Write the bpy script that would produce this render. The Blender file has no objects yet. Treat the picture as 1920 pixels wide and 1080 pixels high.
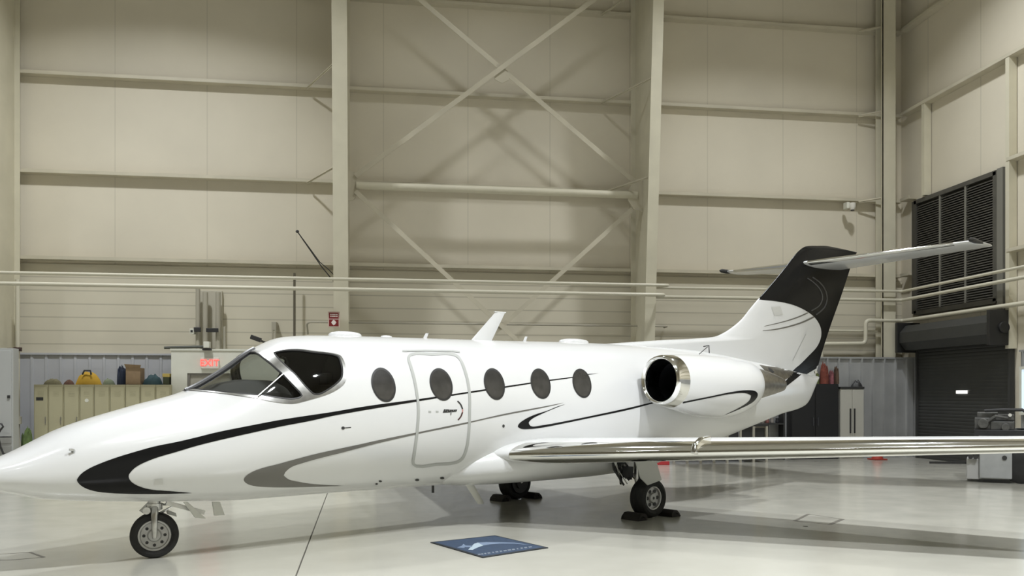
import bpy, bmesh, math, random
import numpy as np
from mathutils import Vector, Matrix
from mathutils.bvhtree import BVHTree
from mathutils.geometry import delaunay_2d_cdt

random.seed(7)
SC = bpy.context.scene
COL = SC.collection
R = math.radians

# ------------------------------------------------------------------ camera
F, CX, HY, EYE = 1663.0, 1000.0, 738.0, 1.6       # focal length (px), principal column, horizon row, eye height
YAW = R(8.68)                                     # view direction, clockwise from the back wall's normal
cam_d = bpy.data.cameras.new('camera')
cam_d.sensor_width = 36.0
cam_d.lens = 36.0 * F / 1920.0
cam_d.shift_x = (960.0 - CX) / 1920.0
cam_d.shift_y = (HY - 540.0) / 1920.0
cam_d.clip_end = 200
cam = bpy.data.objects.new('camera', cam_d)
COL.objects.link(cam)
cam.location = (0, 0, EYE)
cam.rotation_euler = (R(90), 0, -YAW)
SC.camera = cam
CA, SA = math.cos(YAW), math.sin(YAW)

def c2w(X, Y):
    return X * CA + Y * SA, -X * SA + Y * CA

def ray(px, py):
    x, z = (px - CX) / F, (HY - py) / F
    a, b = c2w(x, 1.0)
    return Vector((a, b, z))

def fl(px, py, z=0.0):
    r = ray(px, py); t = (z - EYE) / r.z
    return Vector((r.x * t, r.y * t, z))

def bw(px, py, Y):
    r = ray(px, py); t = Y / r.y
    return Vector((r.x * t, Y, EYE + r.z * t))

def rw(px, py, X):
    r = ray(px, py); t = X / r.x
    return Vector((X, r.y * t, EYE + r.z * t))

# ------------------------------------------------------------------ materials
MATS = {}
def mat(name, color, rough=0.5, metal=0.0, emit=None, estr=0.0, noise=0.0, nscale=6.0, coat=0.0, bump=0.0, alpha=1.0, spec=0.5):
    m = bpy.data.materials.new(name); m.use_nodes = True
    nt = m.node_tree; b = nt.nodes['Principled BSDF']
    b.inputs['Base Color'].default_value = (*color, 1)
    b.inputs['Roughness'].default_value = rough
    b.inputs['Metallic'].default_value = metal
    b.inputs['Specular IOR Level'].default_value = spec
    b.inputs['Coat Weight'].default_value = coat
    b.inputs['Coat Roughness'].default_value = 0.06
    if emit:
        b.inputs['Emission Color'].default_value = (*emit, 1)
        b.inputs['Emission Strength'].default_value = estr
    if noise or bump:
        tc = nt.nodes.new('ShaderNodeTexCoord')
        n = nt.nodes.new('ShaderNodeTexNoise'); n.inputs['Scale'].default_value = nscale; n.inputs['Detail'].default_value = 5
        nt.links.new(tc.outputs['Object'], n.inputs['Vector'])
        if noise:
            r = nt.nodes.new('ShaderNodeMapRange')
            r.inputs['From Min'].default_value = 0.3; r.inputs['From Max'].default_value = 0.7
            r.inputs['To Min'].default_value = 1 - noise; r.inputs['To Max'].default_value = 1 + noise
            nt.links.new(n.outputs['Fac'], r.inputs['Value'])
            mx = nt.nodes.new('ShaderNodeMix'); mx.data_type = 'RGBA'; mx.blend_type = 'MULTIPLY'
            mx.inputs['Factor'].default_value = 1.0
            mx.inputs['A'].default_value = (*color, 1)
            nt.links.new(r.outputs['Result'], mx.inputs['B'])
            nt.links.new(mx.outputs['Result'], b.inputs['Base Color'])
        if bump:
            bp = nt.nodes.new('ShaderNodeBump'); bp.inputs['Strength'].default_value = bump; bp.inputs['Distance'].default_value = 0.01
            nt.links.new(n.outputs['Fac'], bp.inputs['Height'])
            nt.links.new(bp.outputs['Normal'], b.inputs['Normal'])
    MATS[name] = m
    return m

def panel_mat(name, color, axis, period, seam, dark, rough=0.6, noise=0.05, phase=0.0):
    """paint with fine dark joints every `period` metres along an object axis, and cloudy wear"""
    m = mat(name, color, rough, noise=noise, nscale=0.5, spec=0.3)
    nt = m.node_tree; b = nt.nodes['Principled BSDF']
    src = b.inputs['Base Color'].links[0].from_socket
    tc = nt.nodes.new('ShaderNodeTexCoord'); sp = nt.nodes.new('ShaderNodeSeparateXYZ')
    nt.links.new(tc.outputs['Object'], sp.inputs['Vector'])
    def M(op, a, bb=None):
        n = nt.nodes.new('ShaderNodeMath'); n.operation = op
        for i, v in enumerate((a, bb)):
            if v is None: continue
            if isinstance(v, (int, float)): n.inputs[i].default_value = v
            else: nt.links.new(v, n.inputs[i])
        return n.outputs[0]
    p = M('ADD', sp.outputs['XYZ'.index(axis)], 1000.0 * period + phase)
    f = M('MODULO', p, period)
    hit = M('LESS_THAN', f, seam)
    fac = M('MULTIPLY', hit, dark)
    mx = nt.nodes.new('ShaderNodeMix'); mx.data_type = 'RGBA'
    nt.links.new(fac, mx.inputs['Factor']); nt.links.new(src, mx.inputs['A'])
    mx.inputs['B'].default_value = (color[0] * .35, color[1] * .35, color[2] * .33, 1)
    nt.links.new(mx.outputs['Result'], b.inputs['Base Color'])
    return m

W_ = (0.70, 0.705, 0.70)
white = mat('white_paint', W_, 0.22, coat=0.3)
black = mat('black_paint', (0.010, 0.010, 0.010), 0.2, spec=0.12)
greyp = mat('grey_paint', (0.135, 0.13, 0.115), 0.3, coat=0.3)
dgrey = mat('charcoal_pinstripe', (0.05, 0.052, 0.055), 0.3)
sealm = mat('grey_seal', (0.42, 0.43, 0.41), 0.5)
chrome = mat('polished_metal', (0.82, 0.82, 0.80), 0.09, 1.0)
alum = mat('brushed_aluminium', (0.62, 0.62, 0.60), 0.28, 1.0, noise=0.12, nscale=18)
exhm = mat('exhaust_metal', (0.36, 0.34, 0.30), 0.38, 1.0, noise=0.2, nscale=14)
rubber = mat('tyre_rubber', (0.018, 0.018, 0.017), 0.72, noise=0.2, nscale=20)
hubm = mat('wheel_alloy', (0.50, 0.50, 0.49), 0.4, 0.6, noise=0.08, nscale=25)
gearw = mat('gear_white', (0.60, 0.60, 0.56), 0.4)
darkm = mat('dark_fitting', (0.03, 0.03, 0.03), 0.5)
pane = mat('tinted_cabin_pane', (0.035, 0.034, 0.032), 0.25, noise=0.25, nscale=9, coat=0.4)
fanm = mat('intake_dark', (0.012, 0.012, 0.014), 0.45)
trimd = mat('cockpit_trim', (0.05, 0.049, 0.046), 0.8)
seatm = mat('seat_leather', (0.07, 0.065, 0.06), 0.6)
redp = mat('red_paint', (0.42, 0.03, 0.035), 0.4)
chockm = mat('black_chock', (0.022, 0.018, 0.016), 0.7, noise=0.3, nscale=12)

glass = bpy.data.materials.new('cockpit_glass'); glass.use_nodes = True
_nt = glass.node_tree; _nt.nodes.clear()
_o = _nt.nodes.new('ShaderNodeOutputMaterial'); _t = _nt.nodes.new('ShaderNodeBsdfTransparent'); _g = _nt.nodes.new('ShaderNodeBsdfGlossy')
_lw = _nt.nodes.new('ShaderNodeLayerWeight'); _lw.inputs['Blend'].default_value = .5
_pw = _nt.nodes.new('ShaderNodeMath'); _pw.operation = 'POWER'; _pw.inputs[1].default_value = 4.0
_ad = _nt.nodes.new('ShaderNodeMath'); _ad.operation = 'MULTIPLY_ADD'; _ad.inputs[1].default_value = .85; _ad.inputs[2].default_value = .05
_mx = _nt.nodes.new('ShaderNodeMixShader')
_t.inputs['Color'].default_value = (0.80, 0.82, 0.80, 1); _g.inputs['Roughness'].default_value = 0.03
_nt.links.new(_lw.outputs['Facing'], _pw.inputs[0]); _nt.links.new(_pw.outputs[0], _ad.inputs[0]); _nt.links.new(_ad.outputs[0], _mx.inputs[0])
_nt.links.new(_t.outputs[0], _mx.inputs[1]); _nt.links.new(_g.outputs[0], _mx.inputs[2]); _nt.links.new(_mx.outputs[0], _o.inputs[0])
sideglass = glass.copy(); sideglass.name = 'tinted_side_glass'
[n for n in sideglass.node_tree.nodes if n.type == 'BSDF_TRANSPARENT'][0].inputs['Color'].default_value = (0.58, 0.60, 0.58, 1)

WALLC = (0.68, 0.63, 0.515)
wallm = panel_mat('wall_panel', WALLC, 'X', 2.0, 0.025, 0.20, noise=0.05, phase=0.35)
wallside = panel_mat('side_wall_panel', WALLC, 'Y', 2.0, 0.035, 0.22, noise=0.05, phase=-0.1)
lapm = panel_mat('lap_siding', (0.62, 0.58, 0.47), 'Z', 0.30, 0.03, 0.35, noise=0.06)
steelp = mat('cream_steel', (0.62, 0.585, 0.46), 0.5, noise=0.05, nscale=2)
girtm = mat('cream_girt', (0.56, 0.52, 0.41), 0.5, noise=0.08, nscale=1.5)
pipem = mat('cream_pipe', (0.60, 0.57, 0.46), 0.4)
pipeg = mat('dull_pipe', (0.40, 0.375, 0.305), 0.5)
wains = mat('galvanised_wainscot', (0.41, 0.415, 0.415), 0.42, 0.35, noise=0.15, nscale=1.2)
wainl = mat('pale_wainscot', (.50, .51, .54), 0.5, noise=.06, nscale=1.0)
ceilm = mat('ceiling_liner', (0.55, 0.53, 0.47), 0.8)
rollm = mat('roll_door_grey', (0.040, 0.041, 0.039), 0.5, noise=0.08, nscale=3)
louvm = mat('louver_grey', (0.075, 0.072, 0.062), 0.5, noise=0.2, nscale=4)
louvf = mat('louver_frame', (0.19, 0.185, 0.16), 0.5)
officem = mat('office_panel', (0.68, 0.68, 0.60), 0.6, noise=0.02)

# epoxy floor
floorm = mat('epoxy_floor', (0.475, 0.465, 0.405), 0.24, noise=0.035, nscale=0.5, spec=0.5, coat=0.25)
_b = floorm.node_tree.nodes['Principled BSDF']; _b.inputs['Coat Roughness'].default_value = 0.12
_nt = floorm.node_tree
_tc = _nt.nodes.new('ShaderNodeTexCoord'); _n2 = _nt.nodes.new('ShaderNodeTexNoise'); _n2.inputs['Scale'].default_value = 2.2; _n2.inputs['Detail'].default_value = 8
_nt.links.new(_tc.outputs['Object'], _n2.inputs['Vector'])
_mr = _nt.nodes.new('ShaderNodeMapRange'); _mr.inputs['From Min'].default_value = .3; _mr.inputs['From Max'].default_value = .7; _mr.inputs['To Min'].default_value = .19; _mr.inputs['To Max'].default_value = .27
_nt.links.new(_n2.outputs['Fac'], _mr.inputs['Value']); _nt.links.new(_mr.outputs['Result'], _b.inputs['Roughness'])

# ------------------------------------------------------------------ mesh helper
class MB:
    def __init__(s): s.v = []; s.f = []; s.m = []
    def add(s, vs, fs, mi=0):
        o = len(s.v); s.v += [tuple(v) for v in vs]; s.f += [tuple(i + o for i in f) for f in fs]; s.m += [mi] * len(fs); return s
    def box(s, lo, hi, mi=0, M=None):
        x0, y0, z0 = lo; x1, y1, z1 = hi
        vs = [Vector(p) for p in ((x0,y0,z0),(x1,y0,z0),(x1,y1,z0),(x0,y1,z0),(x0,y0,z1),(x1,y0,z1),(x1,y1,z1),(x0,y1,z1))]
        if M: vs = [M @ v for v in vs]
        return s.add(vs, [(0,3,2,1),(4,5,6,7),(0,1,5,4),(1,2,6,5),(2,3,7,6),(3,0,4,7)], mi)
    def bar(s, a, b, w, h, mi=0, up=(0,0,1)):
        a, b = Vector(a), Vector(b); d = b - a; L = d.length; d.normalize()
        u = Vector(up); sd = d.cross(u)
        if sd.length < 1e-5: sd = d.cross(Vector((1,0,0)))
        sd.normalize(); u = sd.cross(d)
        M = Matrix((( d.x, sd.x, u.x, a.x),( d.y, sd.y, u.y, a.y),( d.z, sd.z, u.z, a.z),(0,0,0,1)))
        return s.box((0,-w/2,-h/2),(L,w/2,h/2), mi, M)
    def tube(s, pts, r, n=10, mi=0, cap=True, closed=False):
        pts = [Vector(p) for p in pts]; rr = r if isinstance(r, (list, tuple)) else [r] * len(pts)
        rings = []; N = len(pts); prev = None
        for i, p in enumerate(pts):
            if closed: t = pts[(i+1) % N] - pts[i-1]
            else: t = (pts[min(i+1, N-1)] - pts[max(i-1, 0)])
            t.normalize()
            if prev is None:
                a = Vector((0,0,1)) if abs(t.z) < .9 else Vector((1,0,0))
                x = t.cross(a).normalized()
            else:
                x = prev - t * prev.dot(t)
                x = x.normalized() if x.length > 1e-6 else t.cross(Vector((0,0,1))).normalized()
            prev = x; y = t.cross(x)
            rings.append([p + (x * math.cos(2*math.pi*k/n) + y * math.sin(2*math.pi*k/n)) * rr[i] for k in range(n)])
        vs = [v for rg in rings for v in rg]; fs = []
        for i in range(N if closed else N-1):
            j = (i+1) % N
            for k in range(n):
                k2 = (k+1) % n
                fs.append((i*n+k, i*n+k2, j*n+k2, j*n+k))
        if cap and not closed:
            fs.append(tuple(range(n-1, -1, -1))); fs.append(tuple((N-1)*n+k for k in range(n)))
        return s.add(vs, fs, mi)
    def cyl(s, a, b, r, n=20, mi=0): return s.tube([a, b], r, n, mi)
    def lathe(s, prof, M, n=32, mi=0, mis=None):
        """prof: (axial x, radius) pairs revolved about local x; M places it"""
        vs = []; fs = []
        for x, r in prof:
            for k in range(n):
                a = 2*math.pi*k/n
                vs.append(M @ Vector((x, r*math.cos(a), r*math.sin(a))))
        o = len(s.v); s.v += [tuple(v) for v in vs]
        for i in range(len(prof)-1):
            for k in range(n):
                k2 = (k+1) % n
                s.f.append((o+i*n+k, o+(i+1)*n+k, o+(i+1)*n+k2, o+i*n+k2)); s.m.append(mis[i] if mis else mi)
        return s
    def loft(s, rings, mi=0, cap=True):
        n = len(rings[0]); vs = [v for r in rings for v in r]; fs = []
        for i in range(len(rings)-1):
            for k in range(n):
                k2 = (k+1) % n
                fs.append((i*n+k, i*n+k2, (i+1)*n+k2, (i+1)*n+k))
        if cap: fs += [tuple(range(n-1,-1,-1)), tuple((len(rings)-1)*n+k for k in range(n))]
        return s.add(vs, fs, mi)
    def build(s, name, mats, parent=None, smooth=False, bevel=0.0, seg=2, loc=None, rot=None, angle=40):
        me = bpy.data.meshes.new(name); me.from_pydata(s.v, [], s.f)
        if not isinstance(mats, (list, tuple)): mats = [mats]
        for m in mats: me.materials.append(m)
        me.polygons.foreach_set('material_index', s.m)
        bm = bmesh.new(); bm.from_mesh(me); bmesh.ops.recalc_face_normals(bm, faces=bm.faces) if not getattr(s, 'keep', False) else None
        bm.to_mesh(me); bm.free()
        if smooth:
            me.polygons.foreach_set('use_smooth', [True] * len(me.polygons))
            try: me.set_sharp_from_angle(angle=R(angle))
            except Exception: pass
        me.update()
        o = bpy.data.objects.new(name, me); COL.objects.link(o)
        if parent: o.parent = parent
        if loc is not None: o.location = loc
        if rot is not None: o.rotation_euler = rot
        if bevel:
            b = o.modifiers.new('bevel', 'BEVEL'); b.width = bevel; b.segments = seg; b.limit_method = 'ANGLE'; b.angle_limit = R(35)
        return o

def tag(o, label, cat, group=None, kind=None):
    if label: o['label'] = label
    if cat: o['category'] = cat
    if group: o['group'] = group
    if kind: o['kind'] = kind
    return o

def thing(name, label, cat, loc=(0,0,0), rz=0.0, group=None):
    o = bpy.data.objects.new(name, None); COL.objects.link(o)
    o.empty_display_size = 0.2
    o.location = loc; o.rotation_euler = (0, 0, rz)
    return tag(o, label, cat, group)

def copy_tree(o, parent=None):
    c = o.copy(); COL.objects.link(c); c.parent = parent
    for ch in list(o.children): copy_tree(ch, c)
    return c

def dome(mb, c, rx, ry, h, mi=0, n=26, m=9, seed=0, rough=.32):
    """a crumpled heap of cloth or a slumped bag: flat underneath, lumpy on top"""
    rnd = random.Random(seed)
    wv = [(rnd.uniform(1.5, 5), rnd.uniform(0, 6.28), rnd.uniform(1.5, 6), rnd.uniform(0, 6.28), rnd.uniform(.4, 1)) for _ in range(6)]
    def nz_(x, y): return sum(a*math.sin(f*x+p+1.3*math.sin(g*y+q)) for f, p, g, q, a in wv)/3.2
    rings = []
    for i in range(m+1):
        r = 1-(i/m)**1.6*.985
        ring_ = []
        for k in range(n):
            a = 2*math.pi*k/n; x, y = r*math.cos(a), r*math.sin(a)
            edge = 1+.10*nz_(2*math.cos(a), 2*math.sin(a))
            z = h*max(0, 1-r**(2.6 if h < 1.1*rx else 9))**(1 if h < 1.1*rx else .5)*(1-rough+rough*(1+nz_(x*2.4, y*2.4))/1.0)
            ring_.append(Vector((c[0]+rx*x*edge, c[1]+ry*y*edge, c[2]+max(0, z))))
        rings.append(ring_)
    mb.loft(rings, mi)

def blob(mb, c, rx, ry, rz, mi=0, n=12, m=7, j=0.18, seed=0):
    """a lumpy soft shape sitting around c"""
    rnd = random.Random(seed); rings = []
    for i in range(m+1):
        a = -math.pi/2 + math.pi*i/m
        rings.append([Vector((c[0]+rx*max(.02,math.cos(a))*math.cos(2*math.pi*k/n)*(1+rnd.uniform(-j,j)),
                              c[1]+ry*max(.02,math.cos(a))*math.sin(2*math.pi*k/n)*(1+rnd.uniform(-j,j)),
                              c[2]+rz*math.sin(a)*(1+rnd.uniform(-j,j)*.4))) for k in range(n)])
    mb.loft(rings, mi)
LAMPS = ((7.3, 3.9, 1100), (1.0, 1.9, 900), (-7.0, 3.5, 90), (4.0, -5.0, 100), (-6.0, -5.0, 80), (-12.5, 11.0, 200), (-5.4, 15.6, 540), (2.3, 17.0, 80), (8.8, 15.2, 420))
SPREAD = 128
EXPOSURE = 0.12
# ================================================================== THE JET
# local frame of the aircraft: x = aft from the nose gear, -y = port (the side in view), z = up
JET_AFT = R(48.34) + YAW                           # heading of the tail, clockwise from the wall normal
jx, jy = c2w(-3.697, 8.655)
JROT = math.pi/2 - JET_AFT
jet = thing('business_jet', 'white twin-engine business jet with black and grey swooshes parked across the hangar floor', 'airplane', (jx, jy, 0), JROT)
JM = Matrix.Translation((jx, jy, 0)) @ Matrix.Rotation(JROT, 4, 'Z')
JI = JM.inverted()
CAML = JI @ Vector((0, 0, EYE))
JR3 = JI.to_3x3()
def lray(px, py): return JR3 @ ray(px, py)
def lv(px, py, v):
    r = lray(px, py); t = (-v - CAML.y) / r.y
    return CAML + r * t
def lproj(P):
    """local points (N,3) -> picture (for tracing paint edges onto the skin)"""
    P = np.asarray(P, float); A = np.array(JM.to_3x3()); w = P @ A.T + np.array((jx, jy, -EYE))
    X = w[:, 0]*CA - w[:, 1]*SA; Y = w[:, 0]*SA + w[:, 1]*CA
    return np.stack([CX + F*X/Y, HY - F*w[:, 2]/Y], 1)

def pchip(xs, ys):
    xs = np.array(xs, float); ys = np.array(ys, float); h = np.diff(xs); dl = np.diff(ys)/h
    m = np.zeros(len(xs)); m[0] = dl[0]; m[-1] = dl[-1]
    for i in range(1, len(xs)-1):
        if dl[i-1]*dl[i] > 0:
            w1 = 2*h[i]+h[i-1]; w2 = h[i]+2*h[i-1]; m[i] = (w1+w2)/(w1/dl[i-1]+w2/dl[i])
    def f(x):
        x = np.clip(x, xs[0], xs[-1]); i = np.clip(np.searchsorted(xs, x)-1, 0, len(xs)-2); t = (x-xs[i])/h[i]
        return (2*t**3-3*t**2+1)*ys[i]+(t**3-2*t**2+t)*h[i]*m[i]+(-2*t**3+3*t**2)*ys[i+1]+(t**3-t**2)*h[i]*m[i+1]
    return f

def catmull(pts, n=5):
    out = []; N = len(pts); P = [np.array(p, float) for p in pts]
    for i in range(N):
        p0, p1, p2, p3 = P[i-1], P[i], P[(i+1) % N], P[(i+2) % N]
        def tang(a, b, c):
            d1, d2 = b-a, c-b; l1, l2 = np.linalg.norm(d1), np.linalg.norm(d2)
            if l1 < 1e-6 or l2 < 1e-6 or d1@d2/(l1*l2) < 0.35: return np.zeros(2)
            return (d1/l1 + d2/l2)/2
        L = np.linalg.norm(p2-p1); t1 = tang(p0, p1, p2)*L; t2 = tang(p1, p2, p3)*L
        for k in range(n):
            t = k/n
            out.append(tuple((2*t**3-3*t**2+1)*p1+(t**3-2*t**2+t)*t1+(-2*t**3+3*t**2)*p2+(t**3-t**2)*t2))
    return out

def inside(poly, x, y):
    x = np.asarray(x, float); y = np.asarray(y, float); r = np.zeros(x.shape, bool); n = len(poly)
    for i in range(n):
        x1, y1 = poly[i]; x2, y2 = poly[(i+1) % n]
        if y1 == y2: continue
        c = ((y1 > y) != (y2 > y)) & (x < (x2-x1)*(y-y1)/(y2-y1)+x1)
        r ^= c
    return r

def resample(poly, step):
    out = []
    for i in range(len(poly)):
        a = np.array(poly[i], float); b = np.array(poly[(i+1) % len(poly)], float)
        n = max(1, int(np.linalg.norm(b-a)/step))
        out += [tuple(a+(b-a)*k/n) for k in range(n)]
    return out

def decal(mb, bvh, poly, off, mi=0, step=4.0, holes=(), mirror=False, smooth=True, clip=None):
    """paint patch: the outline is laid on the skin and lifted by `off`"""
    outs = [resample(poly, step)] + [resample(h, step) for h in holes]
    vs = []; es = []
    for o in outs:
        b = len(vs); vs += [Vector(p) for p in o]; es += [(b+i, b+(i+1) % len(o)) for i in range(len(o))]
    xs = [p[0] for p in outs[0]]; ys = [p[1] for p in outs[0]]
    gx = np.arange(min(xs)+step/2, max(xs), step); gy = np.arange(min(ys)+step/2, max(ys), step)
    if len(gx) and len(gy):
        G = np.stack(np.meshgrid(gx, gy), -1).reshape(-1, 2); ok = inside(outs[0], G[:, 0], G[:, 1])
        for h in outs[1:]: ok &= ~inside(h, G[:, 0], G[:, 1])
        vs += [Vector(p) for p in G[ok]]
    r = delaunay_2d_cdt(vs, es, [], 0, 1e-3)
    V2, T = r[0], r[2]
    C = np.array([(sum(V2[i].x for i in t)/len(t), sum(V2[i].y for i in t)/len(t)) for t in T])
    keep = inside(outs[0], C[:, 0], C[:, 1])
    for h in outs[1:]: keep &= ~inside(h, C[:, 0], C[:, 1])
    P = []
    for v in V2:
        d = lray(v.x, v.y).normalized(); loc, nrm, i, dist = bvh.ray_cast(CAML, d)
        if loc is None: P.append(None); continue
        if nrm.dot(d) > 0: nrm = -nrm
        P.append(loc + nrm*off)
    used = {}; V = []; Fc = []
    for t, k in zip(T, keep):
        if not k or any(P[i] is None for i in t): continue
        q = []
        for i in t:
            if i not in used: used[i] = len(V); V.append(P[i])
            q.append(used[i])
        a, b, c = (V[i] for i in q[:3])
        if (b-a).cross(c-a).dot(CAML-a) < 0: q.reverse()
        if max((a-b).length, (b-c).length, (c-a).length) > .6: continue
        Fc.append(q)
    mb.add(V, Fc, mi)
    if mirror: mb.add([Vector((v.x, -v.y, v.z)) for v in V], [f[::-1] for f in Fc], mi)

def band(pts, w, closed=False):
    """outline of a strip of width w along a traced line"""
    P = [np.array(p, float) for p in pts]; N = len(P); L = []; Rr = []
    for i in range(N):
        a = P[i-1] if (closed or i > 0) else P[i]; b = P[(i+1) % N] if (closed or i < N-1) else P[i]
        t = (b-a)/np.linalg.norm(b-a); n = np.array((-t[1], t[0])); ww = w[i] if isinstance(w, (list, tuple)) else w
        L.append(tuple(P[i]+n*ww/2)); Rr.append(tuple(P[i]-n*ww/2))
    return L, Rr

# ---- fuselage skin
UT=[-1.72,-1.66,-1.5,-1.31,-.8,-.2,.3,.65,1.0,1.35,1.7,2.4,4,6.2,8,10,12.04]
ZT=[.875,.925,.985,1.048,1.296,1.483,1.625,1.818,2.057,2.21,2.24,2.257,2.281,2.319,2.30,2.15,1.93]
UB=[-1.72,-1.66,-1.5,-1.31,-1.0,-.45,.2,.9,1.9,2.7,4.2,5.6,7,8,10,10.8,11.62,12.04]
ZB=[.855,.815,.772,.737,.655,.589,.538,.50,.498,.49,.48,.475,.55,.682,1.063,1.229,1.376,1.86]
UW=[-1.72,-1.66,-1.5,-1.31,-.8,-.2,.4,1.0,1.6,2.3,6.0,7,8,9,10,11,12.04]
WW=[.02,.08,.18,.28,.45,.585,.69,.77,.82,.84,.84,.78,.66,.52,.37,.23,.08]
zt, zb, hw = pchip(UT, ZT), pchip(UB, ZB), pchip(UW, WW)
NT = 360
TH = np.arange(NT)*2*np.pi/NT
def ring(u, shrink=0.0, th=TH, N=2.15):
    a, b, c = float(zt(u))-shrink, float(zb(u))+shrink, max(.01, float(hw(u))-shrink)
    zc, hh = (a+b)/2, max(.01, (a-b)/2); co, si = np.cos(th), np.sin(th)
    y = -c*np.sign(co)*np.abs(co)**(2/N); z = zc+hh*np.sign(si)*np.abs(si)**(2/N)
    return np.stack([np.full_like(y, u), y, z], 1)
US = np.concatenate([-1.72+np.array([0,.006,.015,.03,.06,.09,.12]), np.arange(-1.58, .2, .04), np.arange(.2, 2.2, .012), np.arange(2.2, 12.04, .06), [12.04]])
FV = np.stack([ring(u) for u in US])               # (nu, NT, 3)
nose_r = FV[0].mean(0)
nu = len(US)
idx = np.arange(nu*NT).reshape(nu, NT)
Q = np.stack([idx[:-1], np.roll(idx, -1, 1)[:-1], np.roll(idx, -1, 1)[1:], idx[1:]], -1)      # (nu-1, NT, 4)
V_all = FV.reshape(-1, 3)
FULL_BVH = BVHTree.FromPolygons([tuple(v) for v in V_all], [tuple(int(i) for i in q) for q in Q.reshape(-1, 4)], all_triangles=False)

# traced outlines (picture pixels) of what is painted on or let into the port side
P_FRONT = [(365,730),(384.4,731.7),(440,736.5),(483,741),(491,741),(530,747),(546.7,748.3),(560,746.5),(566,742),(562,735.6),(530,702),(509,683),(486.7,665.6),(478,661),(470,661)]
ridge = [(u, 0.0-.03, float(zt(u))) for u in np.linspace(.98, .33, 14)]
RP = [tuple(p) for p in lproj(ridge)]
P_FRONT = [p for p in P_FRONT if p[0] > RP[-1][0]+3 and not (p[1] < RP[0][1]-1 and p[0] < RP[0][0]+2)] + RP
P_SIDE = [(517.8,667.8),(514,661.5),(526.7,658.3),(557.8,657),(591,661),(624.4,665.2),(634.4,669.5),(638.9,678.9),(642,697.8),(640,708.9),(630,720),(613,732),(599,739),(588.9,739),(580,732),(553,702)]
P_SIDE_S = catmull(P_SIDE, 4)

cen = V_all[Q].mean(2)                              # (nu-1, NT, 3)
e1 = V_all[Q[..., 1]]-V_all[Q[..., 0]]; e2 = V_all[Q[..., 3]]-V_all[Q[..., 0]]
nrm = np.cross(e1, e2)
flip = np.sign((nrm*(cen-np.stack([cen[..., 0], 0*cen[..., 0], np.full(cen.shape[:2], 1.3)], -1))).sum(-1))[..., None]
nrm = nrm*flip
vis = ((np.array(CAML)-cen)*nrm).sum(-1) > 0
pp = lproj(cen.reshape(-1, 3)).reshape(nu-1, NT, 2)
rng = (cen[..., 0] > .2) & (cen[..., 0] < 2.2) & (cen[..., 1] < -.03) & vis
hole = np.zeros((nu-1, NT), bool)
hole[rng] = inside(P_FRONT, pp[..., 0][rng], pp[..., 1][rng]) | inside(P_SIDE_S, pp[..., 0][rng], pp[..., 1][rng])
mir = (NT//2-1-np.arange(NT)) % NT
hole_all = hole | hole[:, mir]

fus = MB()
fus.keep = True
faces = [tuple(int(i) for i in q) for q in Q[~hole_all]]
# outward winding
a, b, c = (V_all[faces[len(faces)//2][i]] for i in (0, 1, 3))
if np.dot(np.cross(b-a, c-a), (a-np.array((a[0], 0, 1.3)))) < 0: faces = [f[::-1] for f in faces]; w_flip = True
else: w_flip = False
fus.add(V_all, faces, 0)
for r0, rev in ((0, True), (nu-1, False)):
    f = [int(i) for i in idx[r0]]
    if rev != w_flip: f = f[::-1]
    fus.add([], [], 0); fus.f.append(tuple(f)); fus.m.append(0)

S1 = [(887,736.5),(899.6,731.3),(776.9,749.4),(685,761.9),(622.5,772.5),(580,777.5+1.3),(527.5,786.9),(465,798.8),(402.5,811.5),(370,819.7),(330,829),(290,837),(250,848.1),(217.5,858.1),(190,868.1),(167.5,878.1),(152.5,888.1),(146,896),(144.3,900),(148.8,907.5),(158.8,914.4),(177.5,920.6),(205,924),(242.5,925.6),(286,926),(330,925.3),(360,924.1),(317.5,920.6),(286,918.1),(267.5,914),(252.5,907.5),(243.8,900),(241.3,891.9),(245,885),(255,875.6),(272.5,866.3),(297.5,856.9),(330,847.5),(370,835.6),(402,827.5),(465,813.1),(527.5,799.4),(580,789.4),(622.5,780),(685,768.8),(776.9,753.8),(845,742.7)]
S1 = S1[2:]; S1.append((899.6,734.3)); S1.append((946,727.3)); S1.append((994,719.8)); S1.append((1031,714.3)); S1.append((1072.5,708.6)); S1.append((1102,703)); S1.append((1122,700)); S1.append((1102,701.6)); S1.append((1072.5,706.9)); S1.append((1031,712)); S1.append((994,717.4)); S1.append((946,724.4)); S1.append((899.6,731.3)); S1.append((845,739.6))
S2 = [(1057,755),(1040,758.3),(940,777),(884.4,789.7),(873,792),(787.8,809.4),(703.8,826.5),(680,831.9),(627.5,843.1),(590,851.5),(552.5,861.3),(521.3,870),(490,878.1),(470,886.3),(458.8,895),(456.9,900),(462.5,906.3),(475,910.6),(502.5,913.1),(540,913.5),(590,912.5),(645,910.6),(590,907.8),(558.8,903.1),(540,898.1),(531.9,891.3),(535,885),(546.3,875.6),(565,868.8),(602.5,858.1),(640,848.8),(680,838.1),(703.8,832),(787.8,812.8),(873,795),(884.4,792),(940,779.7),(1040,759.7)]
S3 = [(1060,757.5),(1043,763),(1027.5,769.4),(1002.5,777.5),(983.8,786.3),(972.5,795),(970.6,800),(976.3,803.8),(992.5,804.4),(1015,801.9),(1052.5,794.8),(1102.5,784.4),(1180,768.1),(1227.8,755.8),(1270,747),(1270,744),(1227.8,753),(1180,764.4),(1102.5,781),(1052.5,791),(1015,797.5),(995,798.8),(991.3,792.5),(996.3,786.3),(1015,776.3),(1040,765.5)]
BANDT = [(1545,652),(1525.6,661),(1504.4,681),(1492,692),(1471,716.7),(1475.6,723.3),(1495.6,707.8),(1508.9,696.7),(1533.3,682.2),(1546,676)]
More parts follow.
